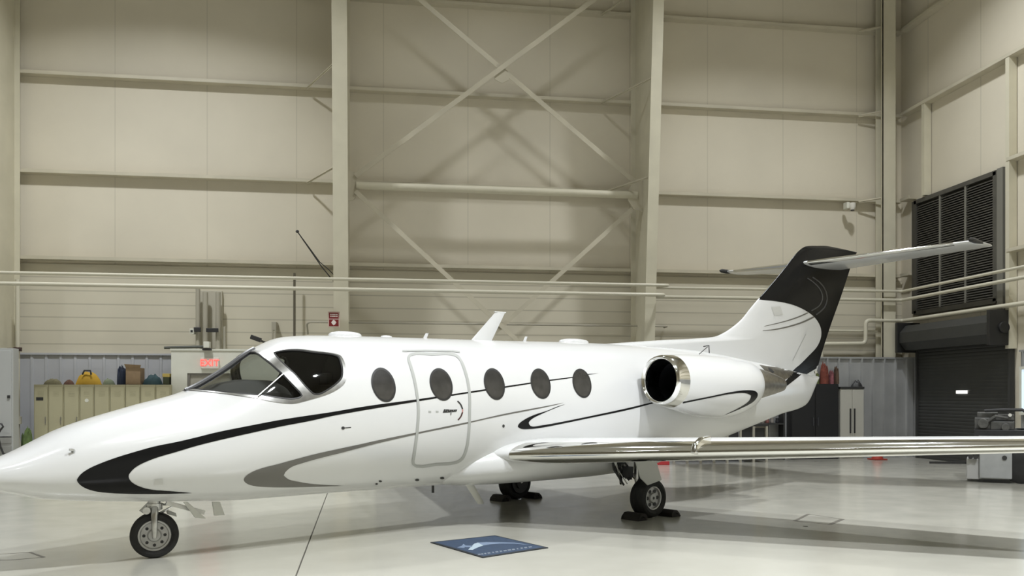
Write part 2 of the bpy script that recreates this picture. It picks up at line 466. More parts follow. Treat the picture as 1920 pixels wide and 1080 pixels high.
decal(fus, FULL_BVH, catmull(S1, 4), .003, 1)
decal(fus, FULL_BVH, catmull(S2, 4), .003, 2)
decal(fus, FULL_BVH, catmull(S3, 4), .003, 1)
decal(fus, FULL_BVH, BANDT, .003, 1)
decal(fus, FULL_BVH, [(1424,684),(1440,687),(1470,690),(1489,696.5),(1483,706),(1468,714),(1446,708)], .003, 6, step=3)
decal(fus, FULL_BVH, [(1440,689),(1446,692),(1452,698),(1448,700),(1441,694)], .004, 3, step=2)
def disc(cx, cy, rx, ry, n=14, sk=0.0):
    return [(cx+rx*math.cos(2*math.pi*k/n)+sk*ry*math.sin(2*math.pi*k/n), cy+ry*math.sin(2*math.pi*k/n)) for k in range(n)]
for cx_, cy_, a_, b_, mi in ((643,802.5,3.2,3,3),(943.8,798.7,2.2,3,3),(713,902,3.2,1.8,3),(706,907,2.4,1.6,3),(782,899.5,4,2.2,3),(829,896,4,2.2,3),(137.5,846,4.2,4.2,4)):
    decal(fus, FULL_BVH, disc(cx_, cy_, a_, b_), .004, mi, step=1.5)
decal(fus, FULL_BVH, [(645,801.5),(658,800.5),(658,802),(645,803)], .004, 3, step=2)
decal(fus, FULL_BVH, [(290,899),(305,897),(306,908),(288,910)], .004, 5, step=3)
fuselage = fus.build('fuselage', [white, black, greyp, darkm, sealm, mat('faint_placard', (.6, .6, .58), .4), exhm], jet, smooth=True, angle=60)

# ---- cockpit: liner, bulkhead, panel, seats, glass, frames
lin = MB()
LI = [i for i in range(nu) if .22 <= US[i] <= 2.19][::1]
sub = np.stack([ring(US[i], .028) for i in LI]); li = np.arange(len(LI)*NT).reshape(len(LI), NT)
LQ = np.stack([li[:-1], np.roll(li, -1, 1)[:-1], np.roll(li, -1, 1)[1:], li[1:]], -1)
hsub = hole_all[LI[0]:LI[0]+len(LI)-1].copy()
for _k in range(3): hsub = hsub | np.roll(hsub, 1, 0) | np.roll(hsub, -1, 0) | np.roll(hsub, 1, 1) | np.roll(hsub, -1, 1)
lin.add(sub.reshape(-1, 3), [tuple(int(i) for i in q) for q in LQ[~hsub]])
lin.f.append(tuple(int(i) for i in li[-1])); lin.m.append(0)
lin.f.append(tuple(int(i) for i in li[0][::-1])); lin.m.append(0)
lin.keep = True
cockpit = lin.build('cockpit_trim', trimd, jet, smooth=True)
gs = MB()
prof = [(.45, 1.60), (.62, 1.70), (.85, 1.745), (1.08, 1.74), (1.16, 1.70), (1.16, 1.2), (.45, 1.2)]
for s_ in (-1,):
    rings = []
    for y in np.linspace(-.5, .5, 13):
        k = 1-(abs(y)/.5)**4*.25
        rings.append([Vector((p[0]+abs(y)*.08, y, 1.2+(p[1]-1.2)*k)) for p in prof])
    gs.loft(rings)
gs.build('instrument_panel', trimd, cockpit, smooth=True)
for y in (-.36, .36):
    st = MB()
    st.box((1.55, y-.22, .95), (1.98, y+.22, 1.20))
    st.loft([[Vector((1.92+.10*t+ox, y+dx*(.22-.06*t), 1.18+.52*t)) for dx, ox in ((-1,0),(1,0),(1,.09),(-1,.09))] for t in (0,.35,.7,.95,1.0)])
    st.box((2.02, y-.10, 1.70), (2.09, y+.10, 1.84))
    st.build('pilot_seat', seatm, cockpit, bevel=.03)
for y in (-.36, .36):
    yk = MB(); yk.tube([(1.12, y, 1.35), (1.34, y, 1.55)], .02); yk.tube([(1.34, y-.15, 1.62), (1.34, y-.15, 1.53), (1.34, y+.15, 1.53), (1.34, y+.15, 1.62)], .014)
    yk.build('control_yoke', darkm, cockpit)
for nm, poly, m_ in (('windshield_pane', P_FRONT, glass), ('side_window_pane', P_SIDE_S, sideglass)):
    g = MB(); decal(g, FULL_BVH, poly, -.006, 0, step=4)
    g.keep = True
    g1 = g.build(nm, m_, jet, smooth=True)
    g2 = MB(); g2.keep = True; g2.add([(v[0], -v[1], v[2]) for v in g.v], [f[::-1] for f in g.f]); g2.build(nm, m_, jet, smooth=True)
P_FRAME = [(RP[-1][0]-3, RP[-1][1]+1.5),(384.4,734.5),(440,741.5),(480,747),(513,753.5),(546.7,757),(557.8,755.5),(580,749.8),(602,743.4),(624.4,734.8),(644.4,720.4),(649.8,706),(648.5,693),(645,678),(638.5,667.5),(625,663),(591,658.7),(557.8,654.8),(526,656),(505,656.5),(484,658.5),(470,657.5)]
fr = MB(); fr.keep = True
decal(fr, FULL_BVH, catmull(P_FRAME, 3)[:-2]+RP, .006, 0, step=3, holes=(P_FRONT, P_SIDE_S), mirror=True)
fr.build('window_frame', mat('frame_metal', (.40, .40, .385), .3, .9, noise=.2, nscale=12), jet, smooth=True)
cp = MB(); cp.tube([(u, 0, float(zt(u))) for u in np.linspace(.30, 1.02, 12)], .03, 8); cp.build('windshield_post', mat('post_metal', (.05, .05, .05), .35, .6), jet, smooth=True)
sealb = MB()
for poly in (P_FRONT, P_SIDE_S):
    pts = []
    for p in resample(poly, 5):
        d = lray(*p).normalized(); loc, n_, _, _ = FULL_BVH.ray_cast(CAML, d)
        if loc is not None: pts.append(loc)
    sealb.tube(pts, .011, 6, closed=True); sealb.tube([Vector((q.x, -q.y, q.z)) for q in pts], .011, 6, closed=True)
sealb.build('window_gasket', darkm, jet, smooth=True)
wp = MB()
for p0, p1, w_ in (((484,744),(531,703),.008),):
    q = []
    for t in np.linspace(0, 1, 8):
        d = lray(p0[0]+(p1[0]-p0[0])*t, p0[1]+(p1[1]-p0[1])*t).normalized(); loc, n_, _, _ = FULL_BVH.ray_cast(CAML, d)
        if loc is not None: q.append(loc+n_*(.02 if n_.dot(d) < 0 else -.02))
    wp.tube(q, w_, 6)
wp.build('windshield_wiper', alum, jet, smooth=True)

# ---- cabin windows and entry door
CABW = [(718.7,721.8,22.4,32.2,.174),(826.8,721.1,21.2,30.5,.165),(926.6,720.3,19.2,29.7,.16),(1013.3,719.6,18.4,28.4,.155),(1090.8,718.9,17.4,27.3,.15)]
DOORL = [(768.9,666),(810,664.6),(850,665),(861,671.7),(871,693.9),(877.8,720.6),(880.3,745),(880.3,769.4),(878.9,809.4),(873.3,845),(865.6,860.6),(854.4,867),(816.7,870.6),(781,873.9),(774.9,869.4),(776.7,851.7),(782,809.4),(784.4,769.4),(782,742.8),(776.7,711.7),(770,687),(766,671.7)]
dr = MB(); dr.keep = True
decal(dr, FULL_BVH, catmull(DOORL, 3), .0015, 0, step=6, mirror=False)
BL = [(829.5,773.5),(832.5,767.5)]
decal(dr, FULL_BVH, [(829.8,773.9),(842,773.3),(855.2,772.2),(857.2,767.9),(846,768.2),(832.4,767.2)], .0042, 1, step=1.6)
for x, y, w_, h_ in ((834.5,769.6,.9,1.5),(838.2,771.6,.9,1.4),(841.9,769.8,.9,1.6),(845.7,771.4,.8,1.2),(849.4,769.9,.9,1.4),(853,770.8,.8,1.0)):
    decal(dr, FULL_BVH, [(x,y),(x+w_,y),(x+w_+.5,y-h_),(x+.5,y-h_)], .0055, 3, step=1.2)
decal(dr, FULL_BVH, [(844,774.3),(846.4,774.3),(845.6,778.8),(844.4,778.8)], .0045, 2, step=1.5)
for x in (803, 817): decal(dr, FULL_BVH, [(x,770.3),(x+5,770.3),(x+5,773.6),(x,773.6)], .0045, 3, step=1.5)
L_, R_ = band(catmull([(857.5,752),(863.5,758.5),(867,767)], 3)[:7], 2.6); decal(dr, FULL_BVH, L_+R_[::-1], .0045, 1, step=1.5)
L_, R_ = band(catmull([(866.8,773),(864,780.5),(858.5,787.5)], 3)[:7], 2.6); decal(dr, FULL_BVH, L_+R_[::-1], .0045, 4, step=1.5)
decal(dr, FULL_BVH, [(866,767.5),(868.4,767.5),(868,773),(865.8,773)], .0045, 5, step=1.5)
door = dr.build('entry_door', [white, darkm, greyp, sealm, mat('dark_red_mark', (.06, .018, .016), .4), mat('faded_red_mark', (.55, .28, .26), .4)], jet, smooth=True)
sb = MB(); sb.keep = True
dl = catmull(DOORL, 3); L_, R_ = band(dl, 5.0, True)
big, small = (L_, R_) if max(p[0] for p in L_) > max(p[0] for p in R_) else (R_, L_)
decal(sb, FULL_BVH, big, .006, 0, step=3, holes=(small,))
decal(sb, FULL_BVH, [(754,657.2),(800,656.3),(850,657.3),(862,659),(862,661.6),(850,660.3),(800,659.3),(754,660.2)], .006, 0, step=3)
sb.build('door_seal', sealm, door, smooth=True)
ring_m = mat('window_ring', (.02, .02, .02), .4)
for k, (cx_, cy_, a_, b_, sk) in enumerate(CABW):
    w = MB(); w.keep = True
    decal(w, FULL_BVH, disc(cx_, cy_, a_, b_, 40, sk), .005, 1, step=3, holes=(disc(cx_, cy_, a_*.86, b_*.88, 40, sk),))
    decal(w, FULL_BVH, disc(cx_, cy_, a_*.87, b_*.89, 40, sk), .0047, 0, step=4)
    w.build('cabin_window', [pane, ring_m], door if k == 1 else jet, smooth=True)

# ---- belly and wing-root fairing
fa = MB(); rings = []
fu = pchip([3.15,3.45,3.75,4.1,4.6,5.2,6.2,6.9,7.4],[.45,.70,.87,.98,1.03,1.05,1.0,.82,.45])
ft = pchip([3.15,3.55,4.0,4.6,6.2,7.4],[.84,1.0,1.09,1.11,1.08,.98])
fb = pchip([3.15,3.5,4.0,5.4,6.4,7.4],[.52,.475,.46,.455,.50,.72])
for u in np.linspace(3.15, 7.4, 60):
    zc, hh, w_ = (float(ft(u))+float(fb(u)))/2, (float(ft(u))-float(fb(u)))/2, float(fu(u))
    th = np.linspace(0, 2*np.pi, 64, endpoint=False); co, si = np.cos(th), np.sin(th); e = 2/2.3
    rings.append([Vector((u, w_*np.sign(c)*abs(c)**e, zc+hh*np.sign(s)*abs(s)**e)) for c, s in zip(co, si)])
fa.loft(rings); fa.build('wing_fairing', white, jet, smooth=True, angle=60)

# ---- wings
def foil(t=.12, n=26, x1=1.0, camber=.018):
    xs = [x1*(1-math.cos(math.pi*k/n))/2 for k in range(n+1)] if x1 >= 1 else [x1*(1-math.cos(math.pi/2*k/n)) for k in range(n+1)]
    yt = lambda x: 5*t*(.2969*math.sqrt(x)-.126*x-.3516*x*x+.2843*x**3-.1036*x**4)
    yc = lambda x: camber*4*x*(1-x)
    up = [(x, yc(x)+yt(x)) for x in xs]; lo = [(x, yc(x)-yt(x)) for x in xs]
    return up[::-1]+lo[1:]
def wing_place(v, x, y, side):
    le = 3.30+.475*v; ch = 2.62-(v-.85)*.262; z0 = .915+(v-1.78)*.046
    return Vector((le+x*ch, -side*v, z0+y*ch-x*ch*math.tan(R(1.6))))
for side in (1, -1):
    vs_ = list(np.linspace(.55, 6.5, 30))
    wg = MB(); fo = foil()
    wg.loft([[wing_place(v, x, y, side) for x, y in fo] for v in vs_] + [[wing_place(v, .5+(x-.5)*k, y*k, side) for x, y in fo] for v, k in ((6.56, .97), (6.62, .86), (6.66, .6))])
    w_ = wg.build('wing', white, jet, smooth=True, angle=50)
    le = MB(); lf = [p for p in foil(n=26, x1=.105)]
    le.loft([[wing_place(v, x, y*1.0, side)+Vector((-.006, 0, .004 if y > 0 else -.004)) for x, y in lf] for v in np.linspace(.93, 6.5, 40)], cap=True)
    le.build('leading_edge', chrome, w_, smooth=True, angle=50)
    sf = MB()
    p = [wing_place(2.92, x, y, side) for x, y in lf]
    top = [wing_place(2.92, x, y, side) for x, y in ((-.02, -.005), (.0, .045), (.05, .075), (.12, .085), (.12, .03), (.03, -.02))]
    sf.loft([[q+Vector((0, o, 0)) for q in top] for o in (-.035, .035)])
    sf.build('wing_fence', chrome, w_, smooth=True, bevel=.012)

# ---- engines
NV = 1.18
nz = pchip([6.1,6.5,7.0,7.55,8.1,8.5,9.3],[1.785,1.755,1.71,1.69,1.725,1.75,1.73])
def nring(u, r, side, n=48): return [Vector((u, -side*NV+r*math.cos(2*math.pi*k/n), float(nz(u))+r*math.sin(2*math.pi*k/n))) for k in range(n)]
nac_bvh = None
for side in (1, -1):
    eng = MB()
    rr = pchip([6.36,6.6,7.0,7.4,7.65,7.85,8.02,8.1],[.358,.392,.430,.442,.432,.408,.372,.345])
    rows = [nring(u, float(rr(u)), side) for u in np.linspace(6.36, 8.1, 44)] + [nring(8.1, .31, side), nring(7.9, .28, side)]
    eng.loft(rows, cap=False)
    if side == 1:
        nac_bvh = BVHTree.FromPolygons(eng.v, eng.f)
        S4 = [(1259,757.6),(1325,744.4),(1380.6,733.3),(1400,731.6),(1412,732.3),(1418,734.7),(1420.6,740.3),(1414,751.4),(1394.4,763.2),(1355.6,779.2),(1391.7,761),(1405,750.5),(1408.3,741.7),(1400,737.6),(1380.6,737.2),(1325,747.2),(1259,760.6)]
        eng.keep = True
        eng.f = [f for f in eng.f]
        decal(eng, nac_bvh, catmull(S4, 4), .004, 1, step=3)
        me_fix = True
    for a_ in (7.1, 7.75, 8.25):
        pass
    eng.keep = False
    e_ = eng.build('engine_nacelle', [white, black], jet, smooth=True, angle=50)
    lp = MB(); lp.loft([nring(u, r, side) for u, r in ((6.46,.262),(6.30,.262),(6.20,.270),(6.155,.287),(6.14,.306),(6.155,.325),(6.20,.340),(6.28,.351),(6.362,.359))], cap=False)
    lp.build('intake_lip', chrome, e_, smooth=True, angle=70)
    du = MB(); du.loft([nring(u, r, side) for u, r in ((6.44,.2625),(6.7,.272),(6.95,.275))], cap=False)
    c0 = Vector((6.93, -side*NV, float(nz(6.93))))
    du.add([c0+Vector((-.16, 0, 0))]+nring(6.93, .08, side, 16), [(0, 1+k, 1+(k+1) % 16) for k in range(16)])
    for k in range(20):
        a_ = 2*math.pi*k/20; ca, sa = math.cos(a_), math.sin(a_); ca2, sa2 = math.cos(a_+.26), math.sin(a_+.26)
        du.add([c0+Vector((-.03, .07*ca, .07*sa)), c0+Vector((-.02, .272*ca, .272*sa)), c0+Vector((.05, .272*ca2, .272*sa2)), c0+Vector((.03, .07*ca2, .07*sa2))], [(0, 1, 2, 3)])
    du.add(nring(6.95, .274, side, 24), [tuple(range(24))])
    du.build('intake_fan', fanm, e_, smooth=True, angle=40)
    nzl = MB(); nzl.loft([nring(u, r, side) for u, r in ((7.9,.262),(8.1,.255),(8.45,.225),(8.8,.16),(9.05,.105),(9.05,.085),(8.8,.08))], cap=True)
    nzl.build('exhaust_nozzle', exhm, e_, smooth=True, angle=50)
    py_ = MB()
    for (u0, u1, za, zb_) in ((6.95, 9.35, 1.80, 1.88),):
        n = 16; prf = [(u0, .0), (u0+.12, .06), (u0+.6, .105), (u0+1.4, .095), (u1-.2, .03), (u1, 0)]
        ringa = lambda v, sh: [Vector((u, -side*v, 1.80+sh+t)) for u, t in prf] + [Vector((u, -side*v, 1.80+sh-t)) for u, t in prf[-2:0:-1]]
        py_.loft([ringa(.30, .0), ringa(.7, .0), ringa(.98, .0)])
    py_.build('engine_pylon', white, e_, smooth=True, angle=40)

# ---- fin, rudder stripe, tailplane
def v0(px, py): p = lv(px, py, 0.0); return p.x, p.z
LEp = [v0(*p) for p in ((1115,646),(1180,641.5),(1244,637.5),(1300,634.8),(1341,631),(1354,625.5),(1367.5,617.5),(1390,599),(1405,580.5),(1420,562.5),(1439,541),(1470,504),(1495,473),(1503,466))]
TEp = [v0(*p) for p in ((1529,706),(1536,679),(1555,617.5),(1577.5,554),(1596,497.5),(1601,482))]
TOPp = [v0(*p) for p in ((1503,466),(1511,462),(1530,461),(1555,462),(1580,467),(1607.5,473.5))]
lez = pchip([z for u, z in LEp], [u for u, z in LEp]); tez = pchip([z for u, z in TEp], [u for u, z in TEp])
z_le1 = LEp[-1][1]
ztop = max(z for u, z in TOPp)
def fin_rows():
    zs = np.concatenate([np.linspace(1.93, 2.28, 20), np.linspace(2.29, 2.75, 46), np.linspace(2.76, z_le1, 150)])
    rows = []
    for z in zs:
        le_ = float(lez(z)) if z > LEp[0][1] else LEp[0][0]
        te_ = float(tez(z)); rows.append((z, max(le_, 6.2), te_, 1.0))
    tu = pchip([u for u, z in TOPp], [z for u, z in TOPp])
    return rows
NS = 170
fin = MB(); rows = fin_rows(); FVv = []
tt = [(1-math.cos(math.pi*k/NS))/2 for k in range(NS+1)]
for z, le_, te_, k in rows:
    ch = te_-le_
    T_ = .115-.045*min(1, max(0, (z-2.0)/2.2))
    fa_ = lambda s: math.sqrt(max(0, 1-(1-min(1, s/1.0))**2)); ga_ = lambda s: 1-(1-min(1, s/1.6))**1.6
    prof_ = [T_*fa_(ch*x)*ga_(ch*(1-x)) for x in tt]
    FVv.append([(le_+ch*x, p, z) for x, p in zip(tt, prof_)])
nr = len(FVv)
# rounded cap following the traced top line
tu = pchip([u for u, z in TOPp], [z for u, z in TOPp])
base = FVv[-1]
for f_ in (.35, .7, .9, 1.0):
    row = []
    for (u, p, z), x in zip(base, tt):
        ue = u if u < TOPp[-1][0] else u
        u2 = base[0][0]+(TOPp[-1][0]-.02-base[0][0])*x
        un = u+(u2-u)*min(1, f_*1.0)
        zt_ = float(tu(min(un, TOPp[-1][0])))
        row.append((un, p*math.sqrt(max(0, 1-f_**2))*1.0+.002, z+(zt_-z)*f_))
    FVv.append(row)
nr = len(FVv)
A = np.array(FVv)
EDGE = catmull([(1412,559),(1424,561.7),(1455,565),(1486.7,571.7),(1513.3,584.2),(1530,598.3),(1539.2,616.7),(1539,633.3),(1531.7,650),(1515,668.3),(1500,683.3),(1490,691.7),(1471.7,713.3)], 4)[:-4]
LOWE = [(1475.6,723.3),(1495.6,707.8),(1508.9,696.7),(1533.3,682.2),(1541,677)]
def shift(pts, k):
    P = [np.array(p, float) for p in pts]; out = []
    for i in range(len(P)):
        t = P[min(i+1, len(P)-1)]-P[max(i-1, 0)]; t = t/np.linalg.norm(t); out.append(tuple(P[i]+k*np.array((t[1], -t[0]))))
    return out
BND = [(1400, 553)]+shift(EDGE, 3.0)+shift(LOWE, -2.5)+[(1640,640),(1640,430),(1400,430)]
for sgn in (-1, 1):
    P = A.copy(); P[..., 1] *= sgn
    n2 = NS+1; q = np.arange(nr*n2).reshape(nr, n2)
    fq = np.stack([q[:-1, :-1], q[:-1, 1:], q[1:, 1:], q[1:, :-1]], -1).reshape(-1, 4)
    Pf = P.reshape(-1, 3); cc = Pf[fq].mean(1); cp_ = cc.copy(); cp_[:, 1] = -np.abs(cp_[:, 1])
    pj = lproj(cp_); isb = inside(BND, pj[:, 0], pj[:, 1])
    o = len(fin.v); fin.v += [tuple(p) for p in Pf]
    for f, bk in zip(fq, isb):
        f = [int(i)+o for i in f]
        fin.f.append(tuple(f if sgn < 0 else f[::-1])); fin.m.append(1 if bk else 0)
fin.keep = True
FIN_BVH = BVHTree.FromPolygons(fin.v, fin.f)
decal(fin, FIN_BVH, EDGE+shift(EDGE, 7)[::-1], .002, 1, step=3)
decal(fin, FIN_BVH, LOWE+shift(LOWE, -6)[::-1], .002, 1, step=3)
for pts, w_, mi in (([(1433,611.8),(1470,603),(1495,595),(1515,586.2)],[.8,1.8,2.2,2.2],2), ([(1430,620),(1450,618.2),(1480,612),(1505,604),(1526,594)],[.8,2,2.6,2.8,2.8],2),
                    ([(1513.7,521.5),(1527,531),(1537.8,543.7),(1542,558.5),(1536,573),(1521,582.6)],2.2,3), ([(1523,519.6),(1536,529),(1545,540),(1550.7,558.5),(1545,577),(1530,590)],2.6,3)):
    L_, R_ = band(pts, w_); 
    n_ = len(L_); cl = catmull(L_+R_[::-1], 4); decal(fin, FIN_BVH, cl, .004, mi, step=2.5)
decal(fin, FIN_BVH, [(1446,576),(1463,574),(1468,590),(1452,592)], .004, 4, step=4)
fin_o = fin.build('vertical_fin', [white, black, greyp, dgrey, mat('faint_mark', (.58, .58, .55), .4)], jet, smooth=True, angle=60)
rl = MB(); rl.keep = True
L_, R_ = band([(1486,676),(1498,652),(1511,626)], 1.1); decal(rl, FIN_BVH, L_+R_[::-1], .005, 0, step=3)
rl.build('rudder_hinge_line', sealm, fin_o)
tl = MB(); tl.lathe([(0, 0.004), (.02, .022), (.06, .03), (.12, .03)], Matrix.Translation((float(tez(2.0))-.12, 0, 2.0)) @ Matrix.Rotation(math.pi, 4, 'Z') @ Matrix.Translation((-.14, 0, 0)), 12); tl.build('tail_light', mat('tail_lens', (.75, .72, .62), .2), jet, smooth=True)

st_ = MB(); sl = MB()
zs0 = 3.99
def stab_place(v, x, y):
    a = abs(v); le_ = 11.50+.50*a; ch = 1.42-.22*a
    return Vector((le_+x*ch, -v, 4.0+.088*a+y*ch))
sfo = foil(t=.085, n=18, camber=0.0)
vv = list(np.linspace(-2.55, 2.55, 41))
st_.loft([[stab_place(-2.6, .5+(x-.5)*.6, y*.3) for x, y in sfo]]+[[stab_place(v, x, y) for x, y in sfo] for v in vv]+[[stab_place(2.6, .5+(x-.5)*.6, y*.3) for x, y in sfo]])
stab = st_.build('horizontal_stabilizer', white, jet, smooth=True, angle=50)
lfo = foil(t=.085, n=12, x1=.09, camber=0.0)
for s_ in (1, -1):
    sl = MB(); sl.loft([[stab_place(s_*v, x, y)+Vector((-.005, 0, .003 if y > 0 else -.003)) for x, y in lfo] for v in np.linspace(.12, 2.28, 20)])
    sl.build('leading_edge', chrome, stab, smooth=True, angle=50)
    tp = MB(); p = stab_place(s_*2.58, .1, 0)
    tp.tube([p+Vector((-.30, 0, .0)), p+Vector((-.24, 0, .0)), p+Vector((-.05, 0, .0)), p+Vector((.25, 0, 0))], [.015, .04, .045, .02], 10)
    tp.build('balance_horn', darkm, stab, smooth=True)

# ---- antennas and probes on the roof and belly
def roof(u): return float(zt(u))
def u_roof(px):
    best = min(np.linspace(.5, 8, 800), key=lambda u: abs(lproj([(u, 0, roof(u))])[0][0]-px)); return float(best)
bl = MB(); u0 = u_roof(893)
bl.loft([[Vector((u0-.10+f*.42+x, y*(1-.5*f), roof(u0)-.02+.40*f)) for x, y in ((0, 0), (.05, .018), (.30-.17*f, .014), (.34-.18*f, 0), (.30-.17*f, -.014), (.05, -.018))] for f in (0, .35, .7, .95, 1)])
bl.loft([[Vector((u0+.32+x, y, roof(u0)+.375+.012*k)) for x, y in ((-.02, -.012), (.17, -.008), (.17, .008), (-.02, .012))] for k in (0, 1)])
bl.build('blade_antenna', white, jet, smooth=True, angle=40)
for px, L_, h_ in ((647, .21, .055), (725, .08, .03), (1076, .27, .055)):
    u = u_roof(px); b_ = MB(); n = 20
    b_.loft([[Vector((u+L_*r*math.cos(2*math.pi*k/n), L_*.5*r*math.sin(2*math.pi*k/n), roof(u)-.015+h_*z)) for k in range(n)] for r, z in ((1, 0), (.97, .6), (.85, .95), (.5, 1.2), (.02, 1.27))], cap=False)
    b_.build('roof_antenna', white, jet, smooth=True, angle=60)
for px in (795, 982):
    u = u_roof(px); b_ = MB(); b_.loft([[Vector((u+.05*f+x, y, roof(u)-.02+.085*f)) for x, y in ((-.03, 0), (0, .01), (.03*(1-.5*f), 0), (0, -.01))] for f in (0, 1)]); b_.build('stub_antenna', white, jet)
b_ = MB(); p0 = lv(1311, 664, .42); p1 = lv(1327, 650, .36)
b_.tube([p0, p1], .006, 6); b_.tube([p1+Vector((-.1, 0, .0)), p1+Vector((.03, 0, .02)), p1+Vector((.04, 0, -.10))], .009, 6); b_.build('tail_antenna', darkm, jet)
b_ = MB(); a0 = Vector((3.55, -.32, .50)); 
b_.loft([[a0+Vector((f*.20+x, y, -.26*f)) for x, y in ((0, 0), (.035, .016), (.11-.03*f, .010), (.13-.03*f, 0), (.11-.03*f, -.010), (.035, -.016))] for f in (-.1, .5, 1)]); b_.build('belly_antenna', gearw, jet, smooth=True, angle=40)
b_ = MB(); a0 = Vector((3.05, -.36, .52)); b_.tube([a0, a0+Vector((.0, 0, -.085))], .016, 8); b_.build('drain_mast', darkm, jet)
b_ = MB(); 
for y in (-1,): 
    d = lray(137, 846).normalized(); loc, n_, _, _ = FULL_BVH.ray_cast(CAML, d)
    n_ = n_ if n_.dot(d) < 0 else -n_
    b_.tube([loc-n_*.01, loc+n_*.03, loc+n_*.035+Vector((-.025, 0, .0))], .011, 8)
b_.build('pitot_probe', alum, jet, smooth=True)

# ---- landing gear
def wheel_parts(parent, c, axis, r, w, hr, mb_name='wheel', cutouts=7, spokes=False):
    axis = Vector(axis).normalized(); up = Vector((0, 0, 1)); sd = up.cross(axis).normalized()
    M = Matrix(((axis.x, sd.x, up.x, c[0]), (axis.y, sd.y, up.y, c[1]), (axis.z, sd.z, up.z, c[2]), (0, 0, 0, 1)))
    t = MB(); h = w/2
    t.lathe([(-h*.62, hr), (-h*.86, hr*1.06), (-h, hr+(r-hr)*.45), (-h*.93, hr+(r-hr)*.75), (-h*.70, r*.975), (-h*.42, r), (-h*.40, r*.985), (-h*.34, r*.985), (-h*.32, r), (-h*.04, r), (-h*.03, r*.985), (h*.03, r*.985), (h*.04, r), (h*.32, r), (h*.34, r*.985), (h*.40, r*.985), (h*.42, r), (h*.70, r*.975), (h*.93, hr+(r-hr)*.75), (h, hr+(r-hr)*.45), (h*.86, hr*1.06), (h*.62, hr)], M, 48)
    to = t.build('wheel', rubber, parent, smooth=True, angle=30)
    b = MB(); f = h*.80
    b.lathe([(-f, .0), (-f, hr*.25), (-f*.7, hr*.4), (-f*.75, hr*.86), (-f, hr*.9), (-f*1.04, hr*1.0), (-f*.9, hr*1.04), (f*.9, hr*1.04), (f*1.04, hr*1.0), (f, hr*.9), (f*.72, hr*.84), (f*.66, hr*.45), (f*.95, hr*.36), (f*1.0, hr*.2), (f*1.0, .0)], M, 40)
    dk = MB()
    for k in range(cutouts):
        a = 2*math.pi*k/cutouts; rc = hr*.64; rs = hr*(.105 if not spokes else .17); n = 10
        ring_ = [M @ Vector((f*.76 if not spokes else f*.77, rc*math.cos(a)+rs*(1.0 if not spokes else 1.15)*math.cos(2*math.pi*j/n), rc*math.sin(a)+rs*math.sin(2*math.pi*j/n))) for j in range(n)]
        b.add(ring_, [tuple(range(n))], 1)
    n = 12; b.add([M @ Vector((f*1.02, hr*.13*math.cos(2*math.pi*j/n), hr*.13*math.sin(2*math.pi*j/n))) for j in range(n)], [tuple(range(n))], 1)
    hb = b.build('wheel_hub', [hubm, darkm], parent, smooth=True, angle=30)
    return M

ng = MB()
ax = (Vector((CAML.x, CAML.y, 0))).normalized()      # the nose wheel is turned towards the camera side
ax = Vector((CAML.x*.98-.05, CAML.y, 0)).normalized()
wc = Vector((0, 0, .222)); sd = Vector((0, 0, 1)).cross(ax)
ng.tube([wc+ax*.085+Vector((0,0,-.02)), wc+ax*.088+Vector((0,0,.06)), wc+ax*.085+Vector((0,0,.20)), wc+ax*.05+Vector((0,0,.26)), Vector((0,0,.50))], [.020, .026, .032, .04, .045], 12)
ng.tube([wc-ax*.085+Vector((0,0,-.02)), wc-ax*.085+Vector((0,0,.20)), wc-ax*.05+Vector((0,0,.26)), Vector((0,0,.50))], [.02, .03, .04, .045], 12)
ng.tube([(0,0,.46), (0,0,.75)], .055, 14); ng.tube([(0,0,.47), (0,0,.53)], .075, 14)
gear = ng.build('nose_gear', alum, jet, smooth=True, angle=40)
wheel_parts(gear, wc, ax, .222, .125, .148, cutouts=8)
tq = MB(); tq.tube([sd*.05+Vector((0,0,.52)), sd*.17+Vector((0,0,.50)), sd*.05+Vector((0,0,.43))], .014, 8); tq.tube([-sd*.04+Vector((0,0,.54)), -sd*.12+Vector((0,0,.46)), -sd*.06+Vector((0,0,.43))], .018, 8)
tq.cyl(-sd*.07+ax*.05+Vector((0,0,.47)), -sd*.07+ax*.09+Vector((0,0,.47)), .035); tq.build('torque_link', alum, gear, smooth=True)
dg = MB(); dg.bar((.10, -.03, .53), (.45, -.10, .41), .05, .04); dg.build('drag_brace', alum, gear)
def plate(mb, pts, th=(0, .02, 0)):
    th = Vector(th); a = [Vector(p) for p in pts]; b = [p+th for p in a]; mb.loft([a, b])
for poly, v in (([(344,941),(352,941),(387,972.5),(366,971)], .26), ([(398,941),(413,941),(422,966),(402,967)], .20)):
    g = MB(); plate(g, [lv(x, y, v) for x, y in poly]); g.build('gear_door', gearw, gear, bevel=.006)
g = MB(); plate(g, [lv(x, y, -.18) for x, y in ((312,955),(330,962),(332,969),(314,964))]); g.build('gear_door', gearw, gear, bevel=.004)

